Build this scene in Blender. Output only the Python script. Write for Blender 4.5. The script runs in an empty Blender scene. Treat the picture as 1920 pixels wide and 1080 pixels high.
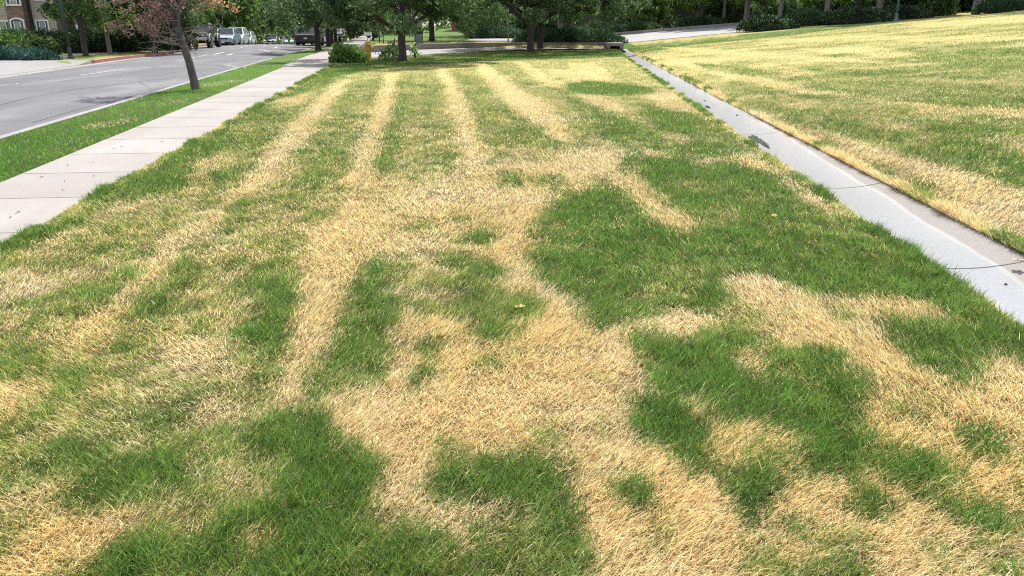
import bpy, bmesh, math, random
import numpy as np
from mathutils import Vector, Matrix
R = math.radians
rng = np.random.default_rng(7)
random.seed(7)
S = bpy.context.scene
COL = S.collection

# ------------------------------------------------------------------ camera, sky, sun, exposure
CAM_H = 1.6
PITCH = math.atan((540 - 42) / 1440.0)
cam = bpy.data.objects.new("camera", bpy.data.cameras.new("camera"))
COL.objects.link(cam)
cam.location = (0, 0, CAM_H)
cam.rotation_euler = (R(90) - PITCH, 0, 0)
cam.data.sensor_width = 36.0
cam.data.lens = 27.0
cam.data.clip_start = 0.05
cam.data.clip_end = 2000
S.camera = cam

SUN_EL, SUN_AZ = R(61), R(10)          # azimuth measured from +Y towards +X
world = bpy.data.worlds.new("World")
S.world = world
world.use_nodes = True
wn, wl = world.node_tree.nodes, world.node_tree.links
wn.clear()
out = wn.new("ShaderNodeOutputWorld")
bg = wn.new("ShaderNodeBackground")
sky = wn.new("ShaderNodeTexSky")
sky.sky_type = 'NISHITA'
sky.sun_disc = False
sky.sun_elevation = SUN_EL
sky.sun_rotation = SUN_AZ
sky.air_density = 1.2
sky.dust_density = 2.5
bg.inputs['Strength'].default_value = 0.12
tc = wn.new("ShaderNodeTexCoord")
mp = wn.new("ShaderNodeMapping"); mp.inputs['Scale'].default_value = (1.0, 1.0, 2.6)
nz = wn.new("ShaderNodeTexNoise"); nz.inputs['Scale'].default_value = 2.2; nz.inputs['Detail'].default_value = 7
cr = wn.new("ShaderNodeValToRGB")
cr.color_ramp.elements[0].position = 0.40; cr.color_ramp.elements[1].position = 0.62
mx = wn.new("ShaderNodeMixRGB"); mx.inputs[2].default_value = (7.1, 7.2, 7.4, 1)
wl.new(tc.outputs['Generated'], mp.inputs[0]); wl.new(mp.outputs[0], nz.inputs[0])
wl.new(nz.outputs['Fac'], cr.inputs[0]); wl.new(cr.outputs[0], mx.inputs[0])
wl.new(sky.outputs[0], mx.inputs[1]); wl.new(mx.outputs[0], bg.inputs[0])
wl.new(bg.outputs[0], out.inputs[0])

sun = bpy.data.objects.new("sun", bpy.data.lights.new("sun", 'SUN'))
COL.objects.link(sun)
sun.data.energy = 4.15
sun.data.angle = R(1.5)
sun.data.color = (1.0, 0.97, 0.915)
sd = Vector((math.sin(SUN_AZ) * math.cos(SUN_EL), math.cos(SUN_AZ) * math.cos(SUN_EL), math.sin(SUN_EL)))
sun.rotation_euler = sd.to_track_quat('Z', 'Y').to_euler()

S.view_settings.view_transform = 'Standard'
S.view_settings.look = 'None'
S.view_settings.gamma = 1.0
S.view_settings.exposure = 0.95
S.render.engine = 'CYCLES'
S.cycles.max_bounces = 6
S.cycles.diffuse_bounces = 4
S.cycles.transmission_bounces = 4
S.cycles.transparent_max_bounces = 6
S.cycles.use_denoising = False
S.cycles.filter_width = 1.1

# ------------------------------------------------------------------ helpers
def tag(o, label=None, cat=None, group=None, kind=None):
    if label: o['label'] = label
    if cat: o['category'] = cat
    if group: o['group'] = group
    if kind: o['kind'] = kind
    return o

def empty(name, loc, rz=0.0):
    o = bpy.data.objects.new(name, None)
    COL.objects.link(o)
    o.location = loc
    o.rotation_euler = (0, 0, rz)
    o.empty_display_size = 0.2
    return o

def mesh_np(name, verts, faces, mat, parent=None, col=None, smooth=False, link=True):
    """faces: list of (M,k) int arrays; col: (N,3) linear colours per vertex."""
    me = bpy.data.meshes.new(name)
    verts = np.asarray(verts, dtype=np.float32)
    faces = [np.asarray(f, dtype=np.int32) for f in faces if len(f)]
    nl = sum(f.size for f in faces); nf = sum(len(f) for f in faces)
    me.vertices.add(len(verts)); me.vertices.foreach_set("co", verts.ravel())
    me.loops.add(nl); me.polygons.add(nf)
    me.loops.foreach_set("vertex_index", np.concatenate([f.ravel() for f in faces]))
    tot = np.concatenate([np.full(len(f), f.shape[1], np.int32) for f in faces])
    start = np.concatenate([[0], np.cumsum(tot)[:-1]]).astype(np.int32)
    me.polygons.foreach_set("loop_start", start)
    me.polygons.foreach_set("loop_total", tot)
    me.polygons.foreach_set("use_smooth", np.full(nf, bool(smooth)))
    if col is not None:
        a = me.attributes.new("Col", 'FLOAT_COLOR', 'POINT')
        c = np.ones((len(verts), 4), np.float32); c[:, :3] = col
        a.data.foreach_set("color", c.ravel())
    me.update(calc_edges=True)
    if mat: me.materials.append(mat)
    if not link: return me
    o = bpy.data.objects.new(name, me)
    COL.objects.link(o)
    if parent: o.parent = parent
    return o

class MB:
    """collects boxes, tubes and lathes and links them as one mesh object"""
    def __init__(s): s.v = []; s.f = []
    def add(s, vs, fs):
        n = len(s.v); s.v += [tuple(v) for v in vs]; s.f += [tuple(i + n for i in f) for f in fs]
    def box(s, x0, x1, y0, y1, z0, z1):
        s.add([(x0,y0,z0),(x1,y0,z0),(x1,y1,z0),(x0,y1,z0),(x0,y0,z1),(x1,y0,z1),(x1,y1,z1),(x0,y1,z1)],
              [(0,3,2,1),(4,5,6,7),(0,1,5,4),(1,2,6,5),(2,3,7,6),(3,0,4,7)])
    def tube(s, pts, rad, n=8, cap=True):
        pts = [Vector(p) for p in pts]; rings = []
        if not hasattr(rad, '__len__'): rad = [rad] * len(pts)
        up = Vector((0.31, 0.17, 0.93))
        prev = None
        for i, p in enumerate(pts):
            d = (pts[min(i + 1, len(pts) - 1)] - pts[max(i - 1, 0)]).normalized()
            if prev is None:
                a = d.cross(up); a = a.normalized() if a.length > 1e-4 else Vector((1, 0, 0))
            else:
                a = prev - d * prev.dot(d); a.normalize()
            prev = a; b = d.cross(a)
            rings.append([p + (a * math.cos(t) + b * math.sin(t)) * rad[i] for t in [2 * math.pi * k / n for k in range(n)]])
        vs = [v for r in rings for v in r]; fs = []
        for i in range(len(pts) - 1):
            for k in range(n):
                fs.append((i*n+k, i*n+(k+1) % n, (i+1)*n+(k+1) % n, (i+1)*n+k))
        if cap:
            fs.append(tuple(range(n))[::-1]); fs.append(tuple((len(pts)-1)*n + k for k in range(n)))
        s.add(vs, fs)
    def lathe(s, prof, n=20, M=None):
        vs = []; fs = []
        for r, z in prof:
            for k in range(n):
                t = 2 * math.pi * k / n
                v = Vector((r * math.cos(t), r * math.sin(t), z)); vs.append(M @ v if M else v)
        for i in range(len(prof) - 1):
            for k in range(n):
                fs.append((i*n+k, i*n+(k+1) % n, (i+1)*n+(k+1) % n, (i+1)*n+k))
        fs.append(tuple(range(n))[::-1]); fs.append(tuple((len(prof)-1)*n + k for k in range(n)))
        s.add(vs, fs)
    def prism(s, poly, y0, y1, M=None):
        """polygon in x-z swept along y"""
        n = len(poly)
        vs = [Vector((x, y0, z)) for x, z in poly] + [Vector((x, y1, z)) for x, z in poly]
        if M: vs = [M @ v for v in vs]
        fs = [tuple(range(n)), tuple(range(2*n-1, n-1, -1))] + [(i, i+n, (i+1) % n + n, (i+1) % n) for i in range(n)]
        s.add(vs, fs)
    def build(s, name, mat, parent=None, smooth=False, bevel=0.0):
        me = bpy.data.meshes.new(name); me.from_pydata(s.v, [], s.f); me.update()
        bm = bmesh.new(); bm.from_mesh(me)
        bmesh.ops.recalc_face_normals(bm, faces=bm.faces)
        if bevel:
            es = [e for e in bm.edges if e.is_manifold and e.calc_face_angle(0) > 0.6]
            bmesh.ops.bevel(bm, geom=es, offset=bevel, segments=2, affect='EDGES', clamp_overlap=True)
        bm.to_mesh(me); bm.free()
        if smooth:
            for p in me.polygons: p.use_smooth = True
        if mat: me.materials.append(mat)
        o = bpy.data.objects.new(name, me); COL.objects.link(o)
        if parent: o.parent = parent
        return o

def copy_tree(o, parent=None):
    c = o.copy(); COL.objects.link(c); c.parent = parent
    for ch in list(o.children): copy_tree(ch, c)
    return c

# ------------------------------------------------------------------ noise (numpy value noise)
def _hash(ix, iy, seed):
    h = (ix.astype(np.int64) * 374761393 + iy.astype(np.int64) * 668265263 + seed * 974711) & 0xffffffff
    h = ((h ^ (h >> 13)) * 1274126177) & 0xffffffff
    return ((h ^ (h >> 16)) & 0xffff) / 65535.0
def vnoise(x, y, seed=0):
    ix = np.floor(x); iy = np.floor(y); fx = x - ix; fy = y - iy
    fx = fx * fx * (3 - 2 * fx); fy = fy * fy * (3 - 2 * fy)
    a = _hash(ix, iy, seed); b = _hash(ix + 1, iy, seed); c = _hash(ix, iy + 1, seed); d = _hash(ix + 1, iy + 1, seed)
    return (a * (1 - fx) + b * fx) * (1 - fy) + (c * (1 - fx) + d * fx) * fy
def fbm(x, y, seed=0, o=3):
    t = 0; a = 0.5; n = 0
    for k in range(o):
        t = t + a * vnoise(x * 2**k, y * 2**k, seed + k); n += a; a *= 0.5
    return t / n
def sstep(a, b, x):
    t = np.clip((x - a) / (b - a), 0, 1); return t * t * (3 - 2 * t)

# ------------------------------------------------------------------ materials
def mat_base(name):
    m = bpy.data.materials.new(name); m.use_nodes = True
    nt = m.node_tree
    return m, nt.nodes, nt.links, nt.nodes['Principled BSDF']

def simple(name, col, rough=0.6, metal=0.0, spec=0.5, coat=0.0, var=0.0, scale=6.0, bump=0.0, emis=None):
    m, n, l, b = mat_base(name)
    b.inputs['Base Color'].default_value = (*col, 1)
    b.inputs['Roughness'].default_value = rough
    b.inputs['Metallic'].default_value = metal
    b.inputs['Specular IOR Level'].default_value = spec
    b.inputs['Coat Weight'].default_value = coat
    if var or bump:
        t = n.new("ShaderNodeTexCoord"); z = n.new("ShaderNodeTexNoise")
        z.inputs['Scale'].default_value = scale; z.inputs['Detail'].default_value = 6
        l.new(t.outputs['Object'], z.inputs['Vector'])
        if var:
            mr = n.new("ShaderNodeMapRange"); mr.inputs[3].default_value = 1 - var; mr.inputs[4].default_value = 1 + var
            l.new(z.outputs['Fac'], mr.inputs[0])
            x = n.new("ShaderNodeMixRGB"); x.blend_type = 'MULTIPLY'; x.inputs[0].default_value = 1
            x.inputs[1].default_value = (*col, 1); l.new(mr.outputs[0], x.inputs[2]); l.new(x.outputs[0], b.inputs['Base Color'])
        if bump:
            bp = n.new("ShaderNodeBump"); bp.inputs['Strength'].default_value = bump; bp.inputs['Distance'].default_value = 0.02
            l.new(z.outputs['Fac'], bp.inputs['Height']); l.new(bp.outputs[0], b.inputs['Normal'])
    return m

def foliage(name, trans=0.35, rough=0.55, spec=0.25):
    m, n, l, b = mat_base(name)
    a = n.new("ShaderNodeAttribute"); a.attribute_name = "Col"
    l.new(a.outputs['Color'], b.inputs['Base Color'])
    b.inputs['Roughness'].default_value = rough
    b.inputs['Specular IOR Level'].default_value = spec
    t = n.new("ShaderNodeBsdfTranslucent"); l.new(a.outputs['Color'], t.inputs['Color'])
    mxs = n.new("ShaderNodeMixShader"); mxs.inputs[0].default_value = trans
    l.new(b.outputs[0], mxs.inputs[1]); l.new(t.outputs[0], mxs.inputs[2])
    l.new(mxs.outputs[0], n['Material Output'].inputs['Surface'])
    return m

def bark(name, c1, c2, scale=14):
    m, n, l, b = mat_base(name)
    t = n.new("ShaderNodeTexCoord"); mp = n.new("ShaderNodeMapping"); mp.inputs['Scale'].default_value = (1, 1, 0.22)
    z = n.new("ShaderNodeTexNoise"); z.inputs['Scale'].default_value = scale; z.inputs['Detail'].default_value = 8; z.inputs['Roughness'].default_value = 0.7
    r = n.new("ShaderNodeValToRGB"); r.color_ramp.elements[0].position = 0.35; r.color_ramp.elements[1].position = 0.68
    r.color_ramp.elements[0].color = (*c1, 1); r.color_ramp.elements[1].color = (*c2, 1)
    l.new(t.outputs['Object'], mp.inputs[0]); l.new(mp.outputs[0], z.inputs['Vector']); l.new(z.outputs['Fac'], r.inputs[0])
    l.new(r.outputs[0], b.inputs['Base Color'])
    bp = n.new("ShaderNodeBump"); bp.inputs['Strength'].default_value = 0.8; bp.inputs['Distance'].default_value = 0.03
    l.new(z.outputs['Fac'], bp.inputs['Height']); l.new(bp.outputs[0], b.inputs['Normal'])
    b.inputs['Roughness'].default_value = 0.9
    return m

M = {}
M['grass'] = foliage("grass_blades", 0.44, 0.6, 0.2)
M['leaf'] = foliage("tree_leaves", 0.45, 0.5, 0.2)
M['leaf_light'] = foliage("light_tree_leaves", 0.5, 0.5, 0.2)
M['bark_dark'] = bark("bark_dark", (0.022, 0.018, 0.018), (0.085, 0.068, 0.066))
M['bark_pale'] = bark("bark_pale", (0.07, 0.06, 0.055), (0.26, 0.225, 0.21))
M['bark_dead'] = bark("bark_dead", (0.03, 0.026, 0.024), (0.13, 0.11, 0.10))
M['twig'] = simple("dry_twigs", (0.20, 0.165, 0.15), 0.9, var=0.3)
# ------------------------------------------------------------------ the lie of the land
SL = 0.147                                   # the street runs along (-0.147, 1)
def road_z(y):
    y = np.asarray(y, float)
    return -0.15 - 0.010 * np.clip(y - 40, 0, 40) - 0.029 * np.clip(y - 80, 0, 200)
def flare(y): return -4.2 * sstep(46, 70, np.asarray(y, float))       # far left kerb swings out
def X(s, y): return s - SL * np.asarray(y, float)
S_WR, S_WL, S_KB, S_KF, S_GU = -2.66, -4.2, -5.85, -6.0, -6.45         # walk right/left, kerb back/face, gutter
def walk_r(y): return -2.99 + .021 * np.clip(np.asarray(y, float) - 5, 0, 30)     # right edge of the pavement
def chL(y): return 2.46 + 0.0795 * np.asarray(y, float)
def chR(y): return 3.40 + 0.0752 * np.asarray(y, float)
def hill(x, y):
    d = np.maximum(0, x - chR(y) - 0.1)
    near = 0.093 * np.maximum(0, d - 0.35) + 0.06 * sstep(0.0, 0.35, d)
    return near
def Zt(x, y):
    """terrain height (top of turf or paving)"""
    x = np.asarray(x, float); y = np.asarray(y, float)
    s = x + SL * y
    h = hill(x, y)
    hb = np.minimum(h, 1.1) * 0.2 + 0.25 + 0.012 * (y - 50) + 0.062 * np.maximum(0, x - 7.5)
    back = sstep(50.3, 51.8, y - 0.02 * np.maximum(0, x - 8)) * (x > -9)
    z = h * (1 - back) + np.maximum(hb, 0) * back
    gl = sstep(-2.0, -7.0, s)                # the back ground eases to the pavement level on the street side
    z = np.where(back > 0, z * (1 - sstep(-1.0, -3.0, s)), z)
    z = z + 0.02 * (fbm(x * 0.5, y * 0.5, 3) - 0.5) * sstep(-2.66, -2.2, s) * (x < chL(y) - 0.3)
    rz = road_z(y)
    zl = np.where(s < S_KB, rz + 0.13, 0)
    t = sstep(S_WL, S_KB, s)
    z = np.where((s < S_WL) & (s >= S_KB), (1 - (S_WL - s) / (S_WL - S_KB)) * 0.0 + ((S_WL - s) / (S_WL - S_KB)) * (rz + 0.13), z)
    z = np.where((s < S_KB), rz, z)
    sk = -13.6 + flare(y)
    left = s < sk
    ap = sstep(15.5, 16.5, y) * (1 - sstep(34.7, 35.4, y))
    z = np.where(left, rz + 0.13 * (1 - ap + ap * np.clip((sk - s) / 1.6, 0, 1)) + 0.004 * np.clip(sk - s, 0, 8) + 0.45 * sstep(60, 110, y) * sstep(0, 8, sk - s), z)
    return z
def ray(px, py):
    u = (px - 960) / 1440.0; v = (540 - py) / 1440.0
    c, s_ = math.cos(PITCH), math.sin(PITCH)
    return np.array([u, c + v * s_, -s_ + v * c])
TS = np.geomspace(1.2, 260, 5000)
def G(px, py):
    """where the sight line to a point of the photograph meets the land"""
    d = ray(px, py)
    z = CAM_H + d[2] * TS
    g = Zt(d[0] * TS, d[1] * TS)
    k = np.nonzero(z < g)[0]
    t = TS[k[0]] if len(k) else TS[-1]
    return (d[0] * t, d[1] * t)
def GZ(px, py, z):
    d = ray(px, py); t = (z - CAM_H) / d[2]
    return (d[0] * t, d[1] * t)
def AT(px, Y, py=None):
    """point at ground distance Y on the sight line: x (and height z when py is given)"""
    if py is None:
        x = 0.0
        zc = Y * math.cos(PITCH) + (CAM_H) * math.sin(PITCH)
        for _ in range(3):
            x = (px - 960) / 1440.0 * zc
            zc = Y * math.cos(PITCH) + (CAM_H - float(Zt(x, Y))) * math.sin(PITCH)
        return x
    d = ray(px, py); t = Y / d[1]
    return d[0] * t, CAM_H + d[2] * t

# ------------------------------------------------------------------ where the turf is alive: patches marked out on the ground
PATCH = []   # (value, [(px,py)...]) 0 = dead straw, 1 = lush
def A(v, *p): PATCH.append((v, p))
# --- broad zones of the main lawn
A(.52, (-400,700),(0,468),(620,128),(1160,100),(1300,180),(1500,350),(1100,420),(800,520),(600,620),(300,760),(-400,900))
A(.34, (700,320),(1100,300),(1000,470),(700,520),(640,420))
A(.62, (-700,1250),(-400,780),(0,720),(250,720),(620,740),(700,860),(760,980),(900,1060),(900,1250))
A(.05, (600,740),(640,600),(700,640),(900,640),(1000,590),(1060,560),(1400,520),(1750,560),(1950,700),(2400,900),(2500,1300),(880,1250),(880,1040),(760,980),(690,950),(705,900),(690,850),(620,830),(600,790))
# --- along the pavement
A(.93, (-80,520),(20,455),(180,397),(215,360),(300,297),(430,230),(560,163),(610,133),(650,135),(560,205),(450,258),(345,318),(348,345),(270,388),(205,392),(150,425),(30,470),(-60,540))
A(.30, (130,432),(175,415),(170,400),(230,385),(240,395),(180,420),(140,445))
A(.70, (430,240),(600,155),(640,158),(585,215),(510,290),(430,392),(370,372),(400,330))
A(.22, (335,310),(420,288),(432,300),(400,322),(362,345),(352,330),(375,318))
A(.3, (500,190),(560,178),(590,175),(570,195),(520,205))
A(.55, (360,372),(430,392),(400,430),(300,440),(250,450),(290,400))
A(.75, (365,355),(400,350),(402,375),(372,385))
A(.35, (240,385),(330,360),(350,375),(270,410))
# --- first mower stripe
A(.05, (640,148),(660,150),(602,215),(545,290),(515,330),(470,370),(440,402),(420,425),(395,420),(420,385),(458,330),(482,308),(522,258),(562,213))
A(.12, (425,400),(395,440),(350,455),(330,485),(300,520),(265,534),(258,520),(300,470),(345,430),(395,398))
A(.78, (180,520),(225,480),(260,490),(240,525),(205,560),(185,555))
A(.04, (262,530),(235,548),(228,590),(180,640),(112,668),(112,640),(165,592),(215,555),(240,530))
A(.72, (658,155),(722,143),(714,215),(692,260),(660,320),(600,350),(545,400),(520,400),(545,335),(605,238))
A(.40, (560,390),(660,330),(640,400),(560,470),(500,470),(520,420))
A(.8, (540,345),(600,300),(612,330),(560,365))
A(.62, (430,380),(480,360),(490,390),(440,440),(415,425))
A(.85, (430,395),(448,392),(452,422),(432,425))
A(.7, (565,395),(640,393),(640,410),(600,428),(570,420))
# --- lower left
A(.82, (0,640),(60,630),(112,660),(100,690),(40,720),(-60,760),(-60,660))
A(.75, (80,590),(170,520),(200,560),(160,600),(100,640),(60,640))
A(.3, (0,520),(90,500),(110,520),(20,570),(-60,590),(-60,530))
A(.82, (332,538),(282,548),(270,600),(235,630),(200,655),(150,690),(118,725),(128,748),(192,722),(232,672),(272,632),(302,580))
A(.72, (40,770),(150,735),(200,720),(260,700),(300,760),(160,790),(20,800))
A(.05, (-60,740),(0,722),(68,700),(58,740),(28,792),(-40,820))
A(.16, (268,640),(420,625),(432,650),(415,680),(340,692),(285,675))
A(.42, (280,590),(480,580),(470,600),(420,620),(290,622))
A(.84, (505,518),(562,514),(552,590),(535,640),(490,682),(432,692),(425,630),(470,592),(490,560))
A(.33, (380,465),(500,440),(520,470),(420,545),(370,520))
A(.8, (385,505),(460,485),(468,497),(400,530))
A(.25, (300,690),(410,700),(400,712),(300,705))
# --- second stripe
A(.06, (724,137),(747,137),(742,170),(735,215),(728,245),(720,262),(712,310),(715,338),(648,348),(662,305),(680,260),(690,230),(702,195),(716,165))
A(.5, (690,244),(720,242),(720,254),(688,256))
A(.18, (650,345),(720,335),(800,350),(870,328),(905,360),(915,420),(860,440),(800,400),(740,430),(700,470),(640,420))
A(.05, (575,440),(655,380),(690,400),(690,480),(665,520),(660,560),(640,600),(625,660),(600,682),(560,640),(545,580),(565,520))
A(.10, (545,600),(632,600),(612,680),(588,705),(570,760),(530,780),(510,740),(540,690))
A(.88, (747,145),(766,160),(752,200),(745,250),(742,300),(728,332),(704,322),(720,265),(735,215))
A(.58, (766,140),(818,140),(840,200),(850,260),(860,320),(745,330),(750,250))
A(.72, (757,150),(828,150),(836,200),(800,212),(757,212))
A(.7, (800,225),(850,235),(852,260),(810,255))
# --- third stripe
A(.07, (815,128),(832,126),(850,145),(858,170),(872,185),(887,220),(892,250),(914,280),(918,302),(890,332),(860,330),(868,290),(852,240),(840,190),(826,150))
A(.10, (870,320),(1010,300),(1040,330),(1020,370),(1000,400),(960,420),(900,400),(880,360))
A(.05, (905,395),(985,390),(997,440),(1007,470),(997,500),(1045,540),(1070,568),(1000,575),(962,548),(928,495),(922,470),(938,440),(912,420))
A(.74, (840,130),(898,150),(925,180),(955,200),(985,225),(1022,245),(1022,262),(1062,280),(1050,296),(925,296),(907,270),(892,235),(887,215),(867,180),(852,150))
A(.45, (930,275),(1050,280),(1050,297),(925,298))
A(.90, (1000,235),(1022,240),(1025,258),(1000,255))
# --- fourth and fifth stripes and the dead middle
A(.05, (885,119),(905,118),(950,148),(985,175),(1018,190),(1045,215),(1065,240),(1075,268),(1040,264),(1010,235),(975,215),(945,190),(925,165),(905,145))
A(.15, (966,116),(980,115),(1020,138),(1062,157),(1052,168),(1010,152))
A(.62, (912,120),(965,119),(1008,150),(990,168),(950,145))
A(.26, (1025,118),(1120,118),(1150,150),(1070,155),(1030,138))
A(.55, (1000,118),(1060,116),(1080,128),(1030,130))
A(.96, (1060,158),(1100,152),(1182,160),(1238,168),(1232,178),(1160,180),(1110,178),(1068,172))
A(.85, (1040,165),(1092,182),(1132,208),(1182,228),(1222,248),(1284,272),(1292,292),(1250,286),(1180,284),(1128,262),(1108,230),(1072,200))
A(.12, (1078,178),(1112,176),(1152,190),(1175,210),(1130,206),(1095,192))
A(.20, (1200,183),(1240,165),(1292,185),(1325,218),(1280,207),(1230,192))
A(.88, (1195,193),(1290,215),(1342,230),(1382,265),(1405,288),(1330,292),(1288,272),(1240,250),(1212,215))
A(.2, (1243,246),(1288,258),(1290,270),(1260,268))
A(.1, (1060,285),(1160,280),(1202,320),(1182,345),(1130,362),(1090,352),(1040,330),(1010,312))
A(.25, (1180,285),(1230,285),(1235,305),(1200,310))
A(.85, (935,325),(975,322),(980,350),(940,362))
A(.65, (1000,335),(1052,330),(1056,352),(1002,356))
A(.8, (1112,340),(1140,336),(1142,360),(1110,362))
A(.9, (1160,295),(1180,292),(1190,315),(1180,335),(1165,322))
A(.9, (875,430),(920,425),(938,432),(935,458),(878,462))
A(.55, (845,405),(885,402),(888,418),(850,420))
# --- the big lush area by the channel
A(.95, (1196,288),(1240,300),(1330,293),(1400,298),(1442,325),(1482,350),(1522,380),(1592,410),(1652,430),(1742,500),(1802,545),(1862,590),(1935,650),(1960,720),(1880,650),(1830,605),(1760,575),(1700,562),(1600,562),(1540,558),(1452,540),(1402,520),(1352,530),(1392,580),(1382,602),(1342,592),(1270,577),(1200,602),(1112,622),(1104,582),(1062,552),(1012,522),(1000,482),(1006,450),(990,430),(1060,375),(1082,370),(1160,360),(1180,380),(1242,395),(1292,440),(1310,430),(1282,400),(1232,380),(1212,340))
A(.05, (1178,338),(1216,344),(1242,380),(1302,408),(1308,430),(1290,442),(1245,427),(1213,402),(1180,380))
A(.12, (1375,290),(1420,290),(1455,320),(1430,326),(1388,316))
A(.18, (1450,333),(1500,340),(1502,360),(1462,353))
A(.06, (1492,352),(1522,363),(1562,388),(1595,410),(1582,414),(1540,397),(1500,377))
A(.25, (1300,300),(1370,296),(1380,305),(1310,312))
A(.12, (1345,520),(1430,515),(1500,540),(1440,552),(1400,575),(1395,600),(1378,600),(1392,575))
# --- the middle greens
A(.80, (810,480),(870,475),(922,490),(926,530),(962,547),(1012,548),(1020,585),(985,607),(965,637),(920,642),(898,630),(868,605),(846,585),(850,545),(814,520))
A(.25, (800,540),(848,535),(850,560),(815,580),(790,570))
A(.83, (670,498),(720,488),(760,508),(752,530),(705,545),(742,560),(747,585),(722,620),(724,660),(708,710),(680,732),(640,742),(605,768),(588,762),(588,690),(625,650),(640,600),(650,560),(660,530))
A(.5, (750,510),(810,500),(845,540),(800,560),(750,570))
A(.18, (742,590),(790,572),(850,607),(872,640),(812,652),(762,640))
A(.97, (768,722),(790,690),(812,688),(812,710),(792,737),(764,742))
A(.6, (788,630),(832,627),(836,680),(805,690),(795,660))
A(.55, (880,662),(935,658),(940,697),(885,697))
# --- bottom left greens and dead bits
A(.88, (450,775),(600,778),(622,830),(562,850),(500,852),(470,832))
A(.88, (120,942),(180,880),(260,850),(332,860),(352,940),(222,952))
A(.85, (220,1032),(240,1000),(330,985),(450,988),(432,1050),(330,1085),(200,1085))
A(.94, (470,962),(560,862),(612,850),(702,860),(708,900),(690,950),(762,980),(852,1020),(882,1042),(900,1120),(450,1120))
A(.88, (558,790),(602,798),(612,850),(560,872))
A(.22, (370,740),(432,740),(422,765),(472,775),(592,745),(596,775),(530,792),(450,802),(388,802))
A(.3, (228,820),(290,808),(286,836),(243,846))
A(.05, (-80,970),(0,955),(60,930),(132,960),(217,953),(342,953),(332,977),(225,988),(216,1042),(100,1090),(-80,1100))
A(.15, (90,915),(132,908),(136,950),(100,967))
A(.12, (450,1000),(532,983),(522,1012),(480,1052),(438,1032))
A(.3, (460,910),(540,905),(560,930),(480,940))
A(.6, (0,960),(55,935),(50,1000),(0,1030),(-60,1040),(-60,980))
# --- tufts in the dead ground
A(.98, (792,902),(830,870),(902,864),(1002,858),(1068,864),(1058,922),(1036,942),(930,932),(862,948),(808,927))
A(.97, (888,992),(950,950),(1002,938),(1062,950),(1088,1000),(1090,1120),(878,1120),(895,1032))
A(.55, (820,826),(862,822),(862,856),(825,860))
A(.6, (1000,796),(1032,793),(1034,832),(1002,834))
A(.55, (1095,786),(1130,783),(1132,817),(1098,818))
A(.98, (1172,757),(1240,738),(1292,760),(1322,800),(1338,832),(1290,842),(1255,848),(1208,832),(1183,806))
A(.85, (1270,850),(1310,843),(1347,870),(1322,893),(1278,872))
A(.96, (1158,922),(1185,898),(1217,903),(1228,937),(1200,953),(1163,942))
A(.95, (1352,897),(1400,878),(1463,888),(1458,932),(1442,978),(1408,988),(1388,952))
A(.6, (1388,850),(1432,828),(1452,872),(1400,882))
A(.5, (1205,985),(1258,978),(1262,1052),(1212,1052))
A(.8, (1388,1040),(1435,1030),(1485,1045),(1470,1072),(1400,1070))
A(.95, (1488,990),(1505,980),(1540,1000),(1530,1018),(1498,1012))
A(.5, (1538,1015),(1590,1005),(1592,1045),(1542,1048))
A(.99, (1586,920),(1615,910),(1645,925),(1645,962),(1612,972),(1588,955))
A(.65, (1450,1062),(1620,1060),(1640,1120),(1440,1120))
# --- the lush island lower right
A(.96, (1193,640),(1230,626),(1247,655),(1290,643),(1312,648),(1370,613),(1422,618),(1442,650),(1400,665),(1388,690),(1440,702),(1433,670),(1500,658),(1562,658),(1602,690),(1638,715),(1602,750),(1612,800),(1628,850),(1602,882),(1540,888),(1478,872),(1468,850),(1498,840),(1518,817),(1460,802),(1400,802),(1338,782),(1308,757),(1250,742),(1203,722),(1213,680))
A(.08, (1378,668),(1402,664),(1440,655),(1446,700),(1420,716),(1392,702),(1380,690))
A(.10, (1240,752),(1310,742),(1340,785),(1300,790),(1270,770))
A(.15, (1440,805),(1520,822),(1500,842),(1462,850),(1440,830))
A(.10, (1288,742),(1312,740),(1318,765),(1296,765))
A(.96, (1628,860),(1680,848),(1762,853),(1782,890),(1752,912),(1690,907),(1648,887))
A(.85, (1688,905),(1742,910),(1772,942),(1720,942))
A(.95, (1768,950),(1830,943),(1868,975),(1852,1008),(1810,988))
A(.92, (1808,832),(1850,798),(1888,815),(1892,850),(1850,872),(1813,857))
A(.55, (1868,932),(1960,895),(1960,955),(1880,958))
A(.8, (1885,980),(1960,975),(1960,1010),(1890,1008))
A(.55, (1728,1032),(1790,1028),(1795,1062),(1732,1064))
A(.6, (1808,1042),(1872,1036),(1880,1085),(1812,1085))
A(.92, (1648,602),(1682,588),(1732,610),(1802,598),(1872,600),(1945,640),(1970,700),(1852,652),(1812,702),(1792,732),(1720,692),(1680,662),(1648,622))
A(.18, (1620,547),(1660,560),(1702,580),(1722,602),(1680,602),(1640,572))
A(.2, (1700,592),(1760,590),(1770,610),(1715,615))
A(.5, (1638,760),(1760,752),(1765,795),(1645,795))
A(.6, (1560,578),(1612,572),(1614,608),(1563,608))
A(.5, (1345,575),(1400,570),(1440,600),(1430,640),(1375,640))
# --- shade band under the trees
A(.97, (560,150),(640,120),(760,106),(900,98),(1000,97),(1160,92),(1182,106),(1060,111),(900,115),(760,124),(690,132),(600,152))
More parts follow.
